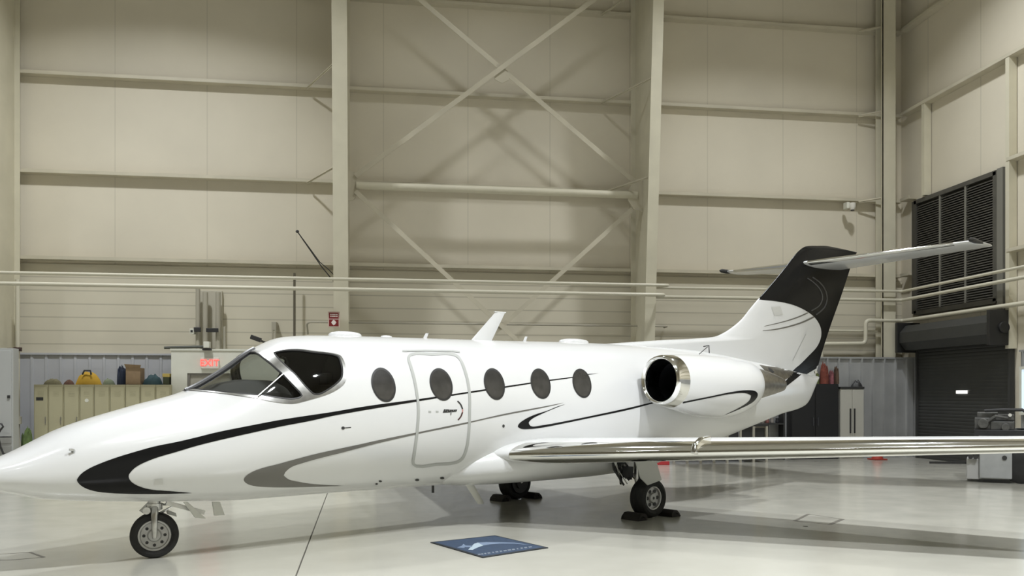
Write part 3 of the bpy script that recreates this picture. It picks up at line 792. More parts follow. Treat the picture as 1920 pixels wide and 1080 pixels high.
for side in (1, -1):
    c = Vector((5.753, -side*1.331, .255)); out = Vector((0, -side, 0))
    mg = MB(); mg.tube([c+Vector((.0, side*.13, .0)), c+Vector((-.05, side*.14, .28)), Vector((5.70, -side*1.20, .86))], [.045, .05, .055], 12)
    mg.tube([c+Vector((0, side*.15, 0)), c+Vector((0, side*.02, 0))], .04, 12)
    mg.tube([c+Vector((-.04, side*.14, .22)), Vector((5.40, -side*1.02, .80))], .028, 10)
    m_ = mg.build('main_gear', alum, jet, smooth=True, angle=40)
    wheel_parts(m_, c, out, .255, .235, .150, cutouts=6, spokes=True)
    bk = MB(); bk.cyl(c+Vector((0, side*.10, 0)), c+Vector((0, side*.135, 0)), .155, 28); bk.cyl(c+Vector((0, side*.13, 0)), c+Vector((0, side*.17, 0)), .09, 20); bk.build('brake_disc', darkm, m_)
    rnd = random.Random(5)
    hs = MB()
    for k in range(7):
        a_ = Vector((5.33+rnd.uniform(-.06, .1), -side*(1.08+rnd.uniform(-.06, .06)), .84)); b_ = Vector((5.52+rnd.uniform(-.05, .08), -side*(1.16+rnd.uniform(-.08, .05)), .42+rnd.uniform(-.06, .12)))
        m0 = (a_+b_)/2+Vector((rnd.uniform(-.08, .04), rnd.uniform(-.05, .05), 0)); hs.tube([a_, m0, b_], rnd.choice([.010, .014, .02]), 7)
    hs.box((5.46, -side*1.2-.05, .52), (5.56, -side*1.2+.05, .66)); hs.box((5.40, -side*1.1-.04, .68), (5.50, -side*1.1+.04, .78))
    hs.build('hydraulic_lines', darkm, m_, smooth=True)
    lk = MB()
    for k in range(6):
        a_ = Vector((5.32+rnd.uniform(-.05, .1), -side*(1.08+rnd.uniform(-.06, .06)), .84)); b_ = Vector((5.50+rnd.uniform(-.06, .08), -side*(1.16+rnd.uniform(-.08, .05)), .40+rnd.uniform(-.04, .2)))
        m0 = (a_+b_)/2+Vector((rnd.uniform(-.10, .04), rnd.uniform(-.05, .05), 0)); lk.tube([a_, m0, b_], rnd.choice([.008, .012]), 7)
    lk.build('gear_linkage', alum, m_, smooth=True)
    gd = MB()
    if side == 1: pl = [lv(x, y, 1.50) for x, y in ((1190,858),(1229,857),(1241,900),(1215,910),(1202,897))]
    plate(gd, [Vector((p.x, side*p.y, p.z)) for p in pl], (0, .018*side, 0)); gd.build('gear_door', gearw, m_, bevel=.004)

# ---- wheel chocks (loose on the floor)
def chock(u, v, rot, label):
    M = JM @ Matrix.Translation((u, -v, 0))
    b = MB(); prof = [(-.09, 0), (.085, 0), (.07, .04), (.02, .085), (-.05, .09), (-.09, .05)]
    b.loft([[Vector((x*rot, y, z)) for x, z in prof] for y in (-.15, .15)])
    b.tube([(0, -.14, .05), (.0, -.19, .04), (0, -.21, .015)], .012, 6)
    o = b.build('wheel_chock', chockm, bevel=.012)
    o.matrix_world = M
    return tag(o, label, 'chock', 'wheel chocks under the main wheels')
chock(5.753-.305, 1.36, -1, 'black rubber chock in front of the near main wheel')
chock(5.753+.305, 1.40, 1, 'black rubber chock behind the near main wheel')
chock(5.753-.305, -1.31, -1, 'black rubber chock in front of the far main wheel, under the belly')
chock(5.753+.305, -1.28, 1, 'black rubber chock behind the far main wheel, under the belly')
# ================================================================== THE HANGAR
YB, XR = 21.3, 12.9                                # inner faces of the back and right walls
XL, YF, ZC = -22.0, -14.0, 13.8
def slab(name, lo, hi, m, label, cat='wall'):
    b = MB(); b.box(lo, hi); o = b.build(name, m); return tag(o, label, cat, kind='structure')
slab('floor', (XL, YF, -.1), (XR, YB, 0), floorm, 'glossy cream grey epoxy hangar floor', 'floor')
slab('wall_back', (XL, YB, -.1), (XR+.2, YB+.2, ZC), wallm, 'cream panelled back wall of the hangar', 'wall')
slab('wall_right', (XR, YF, -.1), (XR+.2, YB, ZC), wallside, 'cream panelled right side wall of the hangar', 'wall')
slab('wall_left', (XL-.2, YF, -.1), (XL, YB+.2, ZC), wallside, 'cream side wall on the open left side', 'wall')
slab('wall_front', (XL-.2, YF-.2, -.1), (XR+.2, YF, ZC), wallm, 'cream wall on the near side of the hangar', 'wall')
slab('ceiling', (XL-.2, YF-.2, ZC), (XR+.2, YB+.2, ZC+.2), ceilm, 'pale hangar roof liner', 'ceiling')
slab('trim_1', (XL, YB-.03, 2.5), (XR, YB, 4.52), lapm, 'horizontal lap siding band low on the back wall', 'siding')

def corrug(name, along, a0, a1, at, z0, z1, label, m=None, dp=.05):
    b = MB(); P = .305; pr = []
    x = a0
    while x < a1:
        for dx, d in ((0, 0), (.05, 0), (.06+dp*.2, dp), (.115-dp*.2, dp), (.125, 0)): pr.append((x+dx, d))
        x += P
    pr = [(min(x, a1), d) for x, d in pr] + [(a1, 0)]
    back = .02
    def pt(x, d, z): return (x, at-back-d, z) if along == 'X' else (at-back-d, x, z)
    n = len(pr)
    vs = [pt(x, d, z0) for x, d in pr]+[pt(x, d, z1) for x, d in pr]
    fs = [(i, i+1, n+i+1, n+i) for i in range(n-1)]
    b.add(vs, fs)
    lo = pt(a0, -.0, z1); hi = pt(a1, -.0, z1)
    if along == 'X': b.box((a0, at-.07, z1), (a1, at, z1+.04))
    else: b.box((at-.07, a0, z1), (at, a1, z1+.04))
    o = b.build(name, m or wains); return tag(o, label, 'wainscot', kind='structure')
corrug('trim_2', 'X', XL+.1, 8.9, YB, 0, 2.47, 'ribbed galvanised wainscot along the foot of the back wall', wainl, .02)
corrug('trim_5', 'X', 8.9, XR-.02, 20.66, 0, 2.47, 'furred out galvanised wainscot in front of the corner column')
corrug('trim_3', 'Y', 20.48, 20.60, XR, 0, 2.47, 'ribbed galvanised wainscot between the corner and the rolling door')
corrug('trim_4', 'Y', YF+.1, 16.80, XR, 0, 2.47, 'ribbed galvanised wainscot right of the rolling door')

# girts: vertical inner flange with a horizontal web behind it
zl = (4.62, 6.54, 8.73, 10.88, 12.9)
nm_l = ('lowest', 'second', 'third', 'fourth', 'topmost')
for z, n_ in zip(zl, nm_l):
    b = MB(); b.box((XL, 21.09, z-.035), (XR-.1, 21.105, z+.04)); b.box((XL, 21.10, z-.04), (XR-.1, YB-.001, z-.03))
    tag(b.build('wall_girt', girtm), n_+' horizontal cream girt across the back wall', 'girt', kind='structure')
    segs = [(YF, 21.0)] if z > 6.6 else [(YF, 17.0), (20.6, 21.0)]
    b = MB()
    for y0, y1 in segs: b.box((XR-.21, y0, z-.035), (XR-.195, y1, z+.04)); b.box((XR-.20, y0, z-.04), (XR-.001, y1, z-.03))
    tag(b.build('wall_girt', girtm), n_+' horizontal cream girt along the right wall', 'girt', kind='structure')

def column(X, fw, label, back=YB-.0):
    b = MB(); yf = lambda z: 20.13-.096*z
    def plate_(y_of, t, w):
        b.add([(X-w/2, y_of(0), 0), (X+w/2, y_of(0), 0), (X+w/2, y_of(0)+t, 0), (X-w/2, y_of(0)+t, 0),
               (X-w/2, y_of(ZC), ZC), (X+w/2, y_of(ZC), ZC), (X+w/2, y_of(ZC)+t, ZC), (X-w/2, y_of(ZC)+t, ZC)],
              [(0,3,2,1),(4,5,6,7),(0,1,5,4),(1,2,6,5),(2,3,7,6),(3,0,4,7)])
    plate_(yf, .02, fw); plate_(lambda z: 21.06, .02, .24)
    t = .008
    b.add([(X-t, yf(0)+.02, 0), (X+t, yf(0)+.02, 0), (X+t, 21.06, 0), (X-t, 21.06, 0), (X-t, yf(ZC)+.02, ZC), (X+t, yf(ZC)+.02, ZC), (X+t, 21.06, ZC), (X-t, 21.06, ZC)],
          [(0,3,2,1),(4,5,6,7),(0,1,5,4),(1,2,6,5),(2,3,7,6),(3,0,4,7)])
    return tag(b.build('steel_column', steelp), label, 'column', kind='structure')
XC = (-8.37, -1.23, 5.75)
column(XC[0], .32, 'tapered cream steel column at the far left edge')
column(XC[1], .32, 'tapered cream steel column left of the cross bracing')
column(XC[2], .25, 'tapered cream steel column right of the cross bracing')
b = MB(); b.box((12.05, 20.72, 2.4), (12.40, 20.74, ZC)); b.box((12.05, 21.04, 0), (12.40, 21.06, ZC)); b.box((12.22, 20.74, 0), (12.235, 21.04, ZC)); b.box((12.05, 20.72, 2.4), (12.07, 20.80, ZC))
tag(b.build('steel_column', steelp), 'straight cream steel column in the far corner', 'column', kind='structure')

# cross bracing of the middle bay
YX = 20.35
xa, xb = XC[1]+.28, XC[2]-.05
def lbar(name, p, q, w, label, cat, group=None):
    b = MB(); p, q = Vector(p), Vector(q); b.bar(p, q, .012, w, up=(0, 0, 1)); b.bar(p+Vector((0, .03, 0)), q+Vector((0, .03, 0)), .06, .012, up=(0, 0, 1))
    return tag(b.build(name, girtm), label, cat, group, kind='structure')
zs_, zm, zt_, zlo, zbt = 6.28, 8.95, 11.75, 3.25, .15
lbar('cross_brace', (xa, YX, zs_+.22), (xb, YX+0, zt_), .11, 'cream diagonal brace rising to the right above the strut', 'brace')
lbar('cross_brace', (xa, YX+.08, zt_), (xb, YX+.08, zs_+.22), .11, 'cream diagonal brace falling to the right above the strut', 'brace')
lbar('cross_brace', (xa, YX, zs_-.12), (xb, YX, zbt), .10, 'cream diagonal brace falling to the right below the strut', 'brace')
lbar('cross_brace', (xa, YX+.08, zbt), (xb, YX+.08, zs_-.12), .10, 'cream diagonal brace falling to the left below the strut', 'brace')
b = MB(); b.cyl((xa+.02, YX+.05, zs_+.02), (xb-.10, YX+.05, zs_+.02), .085, 20)
tag(b.build('wind_strut', steelp, smooth=True), 'horizontal cream steel tube strut between the two braced columns', 'strut', kind='structure')
for X, s_, w_ in ((XC[1]+.01, 1, 'left'), (XC[2]-.01, -1, 'right')):
    b = MB(); b.loft([[Vector((X+s_*x, YX+.04+t, zs_+z)) for x, z in ((0, .38), (.22, .34), (.36, .12), (.36, -.12), (.22, -.32), (0, -.36))] for t in (-.012, .012)])
    tag(b.build('gusset_plate', girtm), 'steel gusset plate at the %s end of the strut' % w_, 'gusset', kind='structure')
b = MB(); b.loft([[Vector(((xa+xb)/2+x, YX+.05+t, 8.98+z)) for x, z in ((-.18, .02), (0, .16), (.18, .02), (.16, -.12), (0, -.2), (-.16, -.12))] for t in (-.012, .012)])
tag(b.build('gusset_plate', girtm), 'small gusset plate where the upper diagonals cross', 'gusset', kind='structure')
# flange braces from the girts to the columns
for X, where in ((XC[1], 'left of the cross bracing'), (XC[2], 'right of the cross bracing'), (12.2, 'in the far corner')):
    for z, n_ in zip(zl[1:4], nm_l[1:4]):
        yf = 20.13-.096*z+.1 if X < 12 else 20.85
        b = MB(); b.bar((X-.85 if X < 12 else X-.6, 21.09, z-.06), (X-.03, yf, z+.02), .008, .06); b.bar((X-.85 if X < 12 else X-.6, 21.09, z-.06), (X-.03, yf, z+.02), .05, .008)
        tag(b.build('flange_brace', girtm), 'short brace from the %s girt to the column %s' % (n_, where), 'brace', kind='structure')

# right wall posts, louver and rolling door
for y, z1, l in ((20.02, 8.72, 'narrow cream post on the right wall above the louver'), (16.98, 8.72, 'narrow cream post on the right wall, right of the louver')):
    b = MB(); b.box((XR-.20, y-.06, 6.45 if y > 18 else 2.55), (XR-.02, y+.06, z1)); tag(b.build('wall_post', steelp), l, 'post', kind='structure')
lv_ = thing('wall_louver', 'large dark grey louvered air intake high on the right wall above the rolling door', 'louver', (XR, 18.95, 3.55))
y0, y1, z0, z1 = -1.55, 1.53, .05, 2.85
fr = MB()
for a0, a1 in ((y0-.08, y0+.10), (y1-.10, y1+.08)): fr.box((-.16, a0, z0), (-.005, a1, z1))
fr.box((-.16, y0, z1-.08), (-.005, y1, z1+.02)); fr.box((-.16, y0, z0-.05), (-.005, y1, z0+.06))
fr.build('frame', louvm, lv_)
b = MB(); b.box((-.20, y0-.28, z0-.4), (-.01, y0-.09, z1+.02)); b.build('jamb', louvf, lv_)
mul = [y0+.1+(y1-y0-.2)*k/3 for k in range(4)]
for k in (1, 2):
    b = MB(); b.box((-.15, mul[k]-.03, z0), (-.02, mul[k]+.03, z1-.08)); b.build('mullion', louvf, lv_)
for k in range(3):
    b = MB(); nsl = 46
    for i in range(nsl):
        zz = z0+.08+i*(z1-.2-z0)/nsl
        b.add([(-.14, mul[k]+.02, zz), (-.14, mul[k+1]-.02, zz), (-.03, mul[k+1]-.02, zz+.10), (-.03, mul[k]+.02, zz+.10), (-.14, mul[k]+.02, zz+.012), (-.14, mul[k+1]-.02, zz+.012), (-.03, mul[k+1]-.02, zz+.112), (-.03, mul[k]+.02, zz+.112)],
              [(0,3,2,1),(4,5,6,7),(0,1,5,4),(1,2,6,5),(2,3,7,6),(3,0,4,7)])
    b.box((-.02, mul[k], z0), (-.008, mul[k+1], z1-.08)); b.build('slat_panel', louvm, lv_)
d1 = thing('door_1', 'dark grey rolling steel door low in the right wall', 'door', (XR, 18.72, 0)); d1['kind'] = 'structure'
b = MB(); n = 34; y0, y1 = -1.66, 1.66
pr = []
for i in range(n):
    z = i*2.7/n; pr += [(-.085, z), (-.092, z+.02), (-.092, z+.055), (-.085, z+.075)]
b.add([(x, y0, z) for x, z in pr]+[(x, y1, z) for x, z in pr], [(i, i+1, len(pr)+i+1, len(pr)+i) for i in range(len(pr)-1)])
b.build('curtain', rollm, d1)
for y in (y0-.07, y1+.0):
    b = MB(); b.box((-.13, y, 0), (-.02, y+.07, 2.7)); b.build('guide', rollm, d1)
b = MB(); N_ = 8
ringd = lambda y: [Vector((-.31+.30*math.cos(2*math.pi*(k+.5)/N_), y, 2.98+.33*math.sin(2*math.pi*(k+.5)/N_))) for k in range(N_)]
b.loft([ringd(y0-.02), ringd(y1+.02)]); b.box((-.06, y0, 2.66), (-.02, y1, 3.28)); b.build('hood', rollm, d1, smooth=True, angle=40)
for y in (y0-.12, y1+.04):
    b = MB(); b.box((-.64, y, 2.62), (-.02, y+.10, 3.36)); b.cyl((-.32, y-.05, 2.99), (-.32, y+.15, 2.99), .12); b.build('bracket', mat('door_bracket', (.018, .018, .018), .4), d1, bevel=.01)
pv = rw(1804, 735, XR-.09)
b = MB(); b.box((-.105, -.20, -.035), (-.096, .20, .035)); o = b.build('vision_slot', mat('daylit_slot', (.8, .8, .8), .3, emit=(1, .97, .92), estr=2.2), d1); o.location = (0, pv.y-18.72, pv.z)
# small daylit window at the right edge
w1 = thing('window_1', 'small pale blue daylit window at the right edge of the right wall', 'window', (XR, 16.15, 1.66)); w1['kind'] = 'structure'
b = MB(); b.box((-.11, -.50, -.44), (-.085, .50, .44)); b.build('window_glass', mat('daylit_pane', (.5, .6, .7), .2, emit=(.72, .86, 1.0), estr=.75), w1)
b = MB()
for lo, hi in (((-.13, -.56, -.50), (-.08, -.50, .50)), ((-.13, .50, -.50), (-.08, .56, .50)), ((-.13, -.5, .44), (-.08, .5, .50)), ((-.13, -.5, -.50), (-.08, .5, -.44))): b.box(lo, hi)
b.build('window_frame', officem, w1)

# pipes
def pipe(pts, r, m, label, n=12, name='wall_pipe', cat='pipe'):
    b = MB(); out = []
    P = [Vector(p) for p in pts]
    for i, p in enumerate(P):                      # rounded elbows
        if 0 < i < len(P)-1:
            a, c = (P[i-1]-p), (P[i+1]-p); ra = min(.12, a.length*.4, c.length*.4); a.normalize(); c.normalize()
            for t in (0, .25, .5, .75, 1): out.append((p+a*ra)*(1-t)**2+p*2*t*(1-t)+(p+c*ra)*t*t)
        else: out.append(p)
    b.tube(out, r, n); return tag(b.build(name, m, smooth=True), label, cat)
def at(px, py, Y): return bw(px, py, Y)
p1r, p2r = at(1254, 535, 19.4), at(1246, 553, 19.4)
pipe([(XL+.1, 19.4, p1r.z), p1r, (p1r.x+.02, 20.6, p1r.z+.09), (12.5, 20.6, p1r.z+.11), (12.5, YF+.3, p1r.z+.13)], .035, pipem, 'upper of two long cream pipes running along the back and right walls')
pipe([(XL+.1, 19.4, p2r.z), p2r, (p2r.x+.02, 20.6, p2r.z+.09), (12.5, 20.6, p2r.z+.11), (12.5, YF+.3, p2r.z+.15)], .042, pipem, 'lower of two long cream pipes running along the back and right walls')
q0 = at(1540, 645, 20.75); q1 = at(1623, 644, 20.75)
pipe([(q0.x, 20.75, 1.4), q0, q1, (q1.x, 20.75, q1.z+.58), (12.62, 20.75, q1.z+.58), (12.62, YF+.3, q1.z+.62)], .05, pipem, 'thick cream pipe stepping up beside the corner column and running over the rolling door')
q2 = at(1556, 620, 20.9); pipe([(q2.x-.3, 20.9, q2.z), (12.0, 20.9, q2.z)], .03, pipem, 'short thin cream pipe behind the tail fin, left of the corner column')
q3 = at(575, 604, 20.9); q4 = at(1252, 613, 20.9)
pipe([(q3.x, 21.2, q3.z-.25), (q3.x, 20.9, q3.z), (q4.x, 20.9, q3.z), (q4.x, 21.2, q3.z)], .022, pipeg, 'thin conduit low on the lap siding behind the fuselage roof')
q5 = at(33, 560, 20.5); pipe([(q5.x, 20.5, 4.05), (q5.x, 20.5, .6), (q5.x+.1, 20.5, .3)], .045, pipem, 'white vertical downpipe beside the left edge column')
b = MB(); b.cyl((q5.x, 20.5, at(33, 655, 20.5).z-.04), (q5.x, 20.5, at(33, 655, 20.5).z+.04), .085); b.tube([(q5.x-.17, 20.42, at(33, 655, 20.5).z), (q5.x+.1, 20.42, at(33, 655, 20.5).z)], .025, 8)
tag(b.build('pipe_valve', mat('valve_iron', (.05, .025, .02), .5), smooth=True), 'dark iron valve on the white downpipe at wainscot height', 'valve')
b = MB(); zz = at(33, 788, 20.5).z; b.cyl((q5.x, 20.5, zz-.08), (q5.x, 20.5, zz+.08), .08); b.cyl((q5.x-.14, 20.47, zz-.03), (q5.x+.02, 20.47, zz-.03), .05)
tag(b.build('pipe_valve', pipem, smooth=True), 'pale valve body low on the white downpipe', 'valve')
for px, y0_, y1_, r, l in ((371, 541, 657, .05, 'leftmost of three riser pipes above the white office box'), (385, 548, 657, .06, 'middle of three riser pipes above the white office box'), (409, 548, 657, .055, 'right of three riser pipes above the white office box'),
                           (421, 612, 657, .03, 'thin short riser pipe right of the three tall risers'), (552, 512, 657, .028, 'thin vertical conduit on the siding left of the column')):
    a, c = at(px, y0_, 20.95), at(px, y1_, 20.95); pipe([a, c], r, pipeg if px != 552 else mat('brown_conduit', (.13, .115, .085), .5), l, name='riser_pipe')
b = MB(); a = at(376, 545, 21.22); c = at(424, 654, 21.22); b.box((a.x, 21.17, c.z), (c.x-.08, 21.26, a.z)); tag(b.build('riser_shadow_board', mat('riser_shadow_tone', (.52, .49, .40), .6), bevel=.01), 'added cream board standing for the shadow behind the riser pipes', 'board')  # added sheet, its tone stands for the shadow the risers throw on the wall
for px, py, w_, h_, l in ((398, 619, .13, .045, 'dark pipe clamp across the right hand riser pipes'), (370, 618, .075, .05, 'dark coupling on the leftmost riser pipe'), (360, 621, .045, .06, 'tiny pale box with a dark dot left of the risers')):
    a = at(px, py, 20.83); b = MB(); b.box((a.x-w_, 20.80, a.z-h_), (a.x+w_, 20.87 if px != 360 else 21.1, a.z+h_))
    if px == 360: b.box((a.x-.025, 20.79, a.z-.025), (a.x+.025, 20.80, a.z+.025), 1)
    tag(b.build('pipe_mount', [darkm if px != 360 else officem, darkm], bevel=.008), l, 'pipe fitting')
pipe([at(308, 652, 20.4), at(385, 650, 20.4)], .03, mat('dark_conduit', (.08, .085, .07), .5), 'dark horizontal conduit along the top of the office box')
a = at(388, 651, 20.3); b = MB(); b.box((a.x-.06, 20.22, a.z-.02), (a.x+.06, 20.4, a.z+.12), 1); b.box((a.x-.09, 20.24, a.z-.07), (a.x+.09, 20.4, a.z-.02), 0)
tag(b.build('junction_box', [darkm, officem], bevel=.01), 'pale junction box at the end of the dark conduit', 'junction box')
a = at(514, 615, 20.95); b = MB(); b.box((a.x-.05, 20.9, a.z-.05), (a.x+.05, 21.26, a.z+.14)); b.tube([(a.x-.03, 20.92, a.z-.5), (a.x-.03, 20.92, a.z)], .02, 8); b.tube([(a.x+.03, 20.92, a.z-.5), (a.x+.03, 20.92, a.z)], .02, 8)
tag(b.build('switch_box', pipeg, bevel=.008), 'small switch box with two conduits above the cockpit roof', 'switch box')
a = at(482, 637, 20.6); t_ = thing('wall_spotlight', 'small black spotlight on the wall above the cockpit', 'light', a)
b = MB(); b.bar((-.12, -.1, .06), (.10, -.1, -.02), .14, .10); b.build('lamp_head', darkm, t_, bevel=.015)
b = MB(); b.tube([(.05, -.08, -.02), (.10, .1, -.03), (.10, .66, -.03)], .025, 8); b.build('bracket', darkm, t_)

# jib rods leaning out of the column
a = at(557.5, 434, 19.35); b_ = at(603, 500, 19.7); c_ = at(626, 528, 19.85)
b = MB(); b.tube([a, b_, c_], .012, 6); b.tube([a, at(600, 492, 19.6), at(616, 505, 19.8), c_+Vector((.06, .02, .08))], .010, 6); blob(b, a, .035, .035, .035, j=.05)
tag(b.build('jib_rod', darkm, smooth=True), 'thin dark jib rods leaning out from the column beside the bracing', 'rod')
# fire sign
a = at(626, 599, 19.62)
fs = thing('fire_sign', 'small red fire sign with white emblem on the column above the cockpit', 'sign', a)
b = MB(); b.box((-.125, -.02, -.17), (.125, .012, .17)); b.build('board', mat('sign_border', (.62, .48, .42), .5), fs, bevel=.006)
b = MB(); b.box((-.10, -.026, -.145), (.10, -.019, .145), 0)
for zz in (.105, .065): 
    for k in range(6): b.box((-.075+k*.027, -.029, zz-.012), (-.056+k*.027, -.0255, zz+.012), 1)
b.box((-.10, -.0285, -.0), (.10, -.0255, .012), 1)
n = 20; b.loft([[Vector((.045*math.cos(2*math.pi*k/n)*(1 if k % 5 else 1.25), -.0255-t, -.068+.05*math.sin(2*math.pi*k/n)*(1 if k % 5 else 1.3))) for k in range(n)] for t in (0, .004)], 1)
b.build('sign_face', [mat('sign_red', (.20, .018, .02), .4), mat('sign_white', (.8, .72, .68), .5)], fs)
# security camera
a = at(1592, 384, 20.95); sc_ = thing('security_camera', 'white security camera on the girt left of the corner column', 'camera', a)
b = MB(); b.box((-.09, -.06, -.10), (-.01, .13, .06)); b.build('mount', officem, sc_, bevel=.01)
b = MB(); b.lathe([(0, .02), (0, .075), (.10, .08), (.17, .05), (.19, .0)], Matrix.Translation((.05, -.08, .03)) @ Matrix.Rotation(R(90), 4, 'Y'), 20); b.build('dome', mat('camera_white', (.75, .73, .66), .4), sc_, smooth=True)
b = MB(); b.cyl((.05, -.08, -.165), (.05, -.08, -.13), .045); b.build('lens', darkm, sc_)

# ---- office box with door and exit sign
ox0 = at(321, 700, 20.4).x; ox1 = ox0+4.4; oz = at(330, 657, 20.4).z
ofc = thing('office_box', 'white walled office box against the back wall behind the nose', 'room', (ox0, 20.4, 0)); ofc['kind'] = 'structure'
dx0, dx1 = at(351, 705, 20.4).x-ox0, at(351, 705, 20.4).x-ox0+.95
b = MB(); b.box((0, 0, 0), (dx0, .1, oz)); b.box((dx1, 0, 0), (4.4, .1, oz)); b.box((dx0, 0, 2.05), (dx1, .1, oz)); b.box((0, .1, 0), (.1, .82, oz)); b.box((4.3, .1, 0), (4.4, .82, oz)); b.box((-.02, -.02, oz), (4.42, .82, oz+.04))
b.build('wall_shell', officem, ofc)
b = MB(); b.box((dx0, .02, 0), (dx0+.05, .09, 2.05)); b.box((dx1-.05, .02, 0), (dx1, .09, 2.05)); b.box((dx0+.05, .02, 2.0), (dx1-.05, .09, 2.05)); b.build('door_frame', mat('door_frame_grey', (.20, .19, .17), .5), ofc)
b = MB(); b.box((dx0+.05, .05, 0), (dx1-.05, .09, 2.0)); b.build('door', mat('office_door', (.36, .34, .29), .5), ofc)
def text_mesh(s, size, ext, m, parent, name, loc, rot):
    cu = bpy.data.curves.new(name, 'FONT'); cu.body = s; cu.size = size; cu.extrude = ext; cu.align_x = 'CENTER'; cu.align_y = 'CENTER'
    to = bpy.data.objects.new('tmp_text', cu); COL.objects.link(to)
    me = bpy.data.meshes.new_from_object(to.evaluated_get(bpy.context.evaluated_depsgraph_get())); bpy.data.objects.remove(to); me.name = name
    me.materials.clear(); me.materials.append(m)
    o = bpy.data.objects.new(name, me); COL.objects.link(o); o.parent = parent; o.location = loc; o.rotation_euler = rot
    return o
a = at(394, 681, 20.39); ex = thing('exit_sign', 'lit red EXIT sign over the office door behind the windshield', 'sign', a)
b = MB(); b.box((-.19, -.05, -.12), (.19, .005, .12)); b.build('housing', mat('exit_housing', (.72, .68, .62), .5), ex, bevel=.008)
text_mesh('EXIT', .20, .004, mat('exit_red', (.5, .02, .02), .4, emit=(1, .06, .05), estr=3.0), ex, 'letters', (0, -.056, 0), (R(90), 0, 0))

# ---- lockers and what lies on them
LY = 20.25
edges = [63, 90.6, 119.5, 149.5, 176.5, 206, 235, 263.5, 292, 320]
lockm = mat('locker_tan', (.44, .41, .27), .45, noise=.05, nscale=1.5)
lockd = mat('locker_tan_shade', (.40, .375, .25), .45)
zt0 = at(80, 721, LY).z
places = ['first from the left, with a dark label', 'second from the left', 'third from the left', 'fourth from the left, with a white sticker', 'fifth from the left', 'sixth from the left', 'seventh from the left, under the brown box', 'eighth from the left, under the teal bag', 'rightmost, beside the office box']
for i in range(9):
    x0, x1 = at(edges[i], 740, LY).x, at(edges[i+1], 740, LY).x-.006
    t_ = thing('locker', 'tan locker behind the nose, '+places[i], 'locker', (x0, LY, 0), group='tan lockers behind the nose')
    w_ = x1-x0; b = MB(); b.box((0, .015, 0), (w_, .5, zt0)); b.build('body', lockm, t_, bevel=.004)
    b = MB(); b.box((.018, -.006, .06), (w_-.018, .014, zt0-.05)); 
    for k in range(4): b.box((w_*.3, -.009, zt0-.16-k*.03), (w_*.7, -.0055, zt0-.15-k*.03), 1)
    b.build('door', [lockm, lockd], t_, bevel=.006)
    b = MB(); b.box((w_*.80, -.02, .95), (w_*.86, -.006, 1.10)); b.build('handle', alum, t_)
    if i == 0: b = MB(); b.box((w_*.18, -.0085, zt0-.34), (w_*.68, -.006, zt0-.27)); b.build('label_plate', darkm, t_)
    if i == 3: b = MB(); b.cyl((w_*.5, -.010, zt0-.34), (w_*.5, -.006, zt0-.34), .04, 12); b.build('sticker', officem, t_)
def heap(name, px0, px1, py, dep, m, label, cat, seed, Y=20.5, flat=1.0, z0=None):
    a, c = at(px0, py, Y), at(px1, py, Y); z0 = zt0 if z0 is None else z0; h = at((px0+px1)/2, py, Y).z-z0
    b = MB(); w = (c.x-a.x)/2; dome(b, ((a.x+c.x)/2, Y, z0+.003), w, dep, h, seed=seed)
    return tag(b.build(name, m, smooth=True, angle=50), label, cat)
heap('folded_cloth', 83, 116, 711, .16, mat('olive_cloth', (.17, .155, .09), .9), 'olive crumpled cloth on top of the leftmost lockers', 'cloth', 1)
heap('folded_cloth', 120, 139, 713, .14, mat('rust_cloth', (.13, .07, .05), .9), 'rust brown folded cloth left of the yellow bag on the lockers', 'cloth', 2)
t_ = thing('duffel_bag', 'yellow duffel bag with a black strap on top of the lockers', 'bag', (0, 0, 0))
a, c = at(143, 707, 20.5), at(189, 707, 20.5); h = at(165, 698, 20.5).z-zt0
b = MB(); w = (c.x-a.x)/2; dome(b, ((a.x+c.x)/2, 20.5, zt0+.003), w, .17, h, seed=3, rough=.2); b.build('body', mat('yellow_canvas', (.50, .30, .03), .8), t_, smooth=True)
b = MB(); b.tube([((a.x+c.x)/2-.08, 20.36, zt0+h*.8), ((a.x+c.x)/2-.04, 20.36, zt0+h*1.12), ((a.x+c.x)/2+.08, 20.36, zt0+h*1.12), ((a.x+c.x)/2+.1, 20.36, zt0+h*.8)], .02, 8); b.build('strap', darkm, t_)
heap('folded_cloth', 193, 215, 711, .15, mat('sage_cloth', (.20, .23, .15), .9), 'sage green cloth between the yellow and navy bags on the lockers', 'cloth', 4)
heap('duffel_bag', 220, 237, 694, .16, mat('navy_canvas', (.022, .03, .055), .8), 'navy blue bag leaning on the brown box on the lockers', 'bag', 5)
a, c = at(239, 690, 20.45), at(266, 690, 20.45); b = MB(); b.box((a.x, 20.33, zt0+.004), (c.x, 20.66, a.z)); b.add([(a.x, 20.33, a.z), ((c.x), 20.33, a.z), (c.x+.03, 20.27, a.z+.06), (a.x-.02, 20.27, a.z+.08)], [(0, 1, 2, 3)])
tag(b.build('cardboard_box', mat('cardboard', (.30, .21, .125), .8, noise=.12, nscale=8)), 'open brown cardboard box on top of the lockers', 'box')
heap('duffel_bag', 269, 305, 704, .18, mat('teal_canvas', (.03, .065, .075), .8), 'dark teal duffel bag right of the brown box on the lockers', 'bag', 6)
a, c = at(308, 701, 20.45), at(319, 701, 20.45); b = MB(); b.box((a.x, 20.34, zt0+.004), (c.x, 20.6, a.z)); b.box((a.x-.01, 20.33, a.z-.07), (c.x+.01, 20.61, a.z+.005), 1)
tag(b.build('storage_box', [mat('box_green', (.05, .06, .03), .6), mat('box_yellow', (.55, .42, .12), .6)], bevel=.006), 'small box with a yellow lid on the lockers beside the office box', 'box')

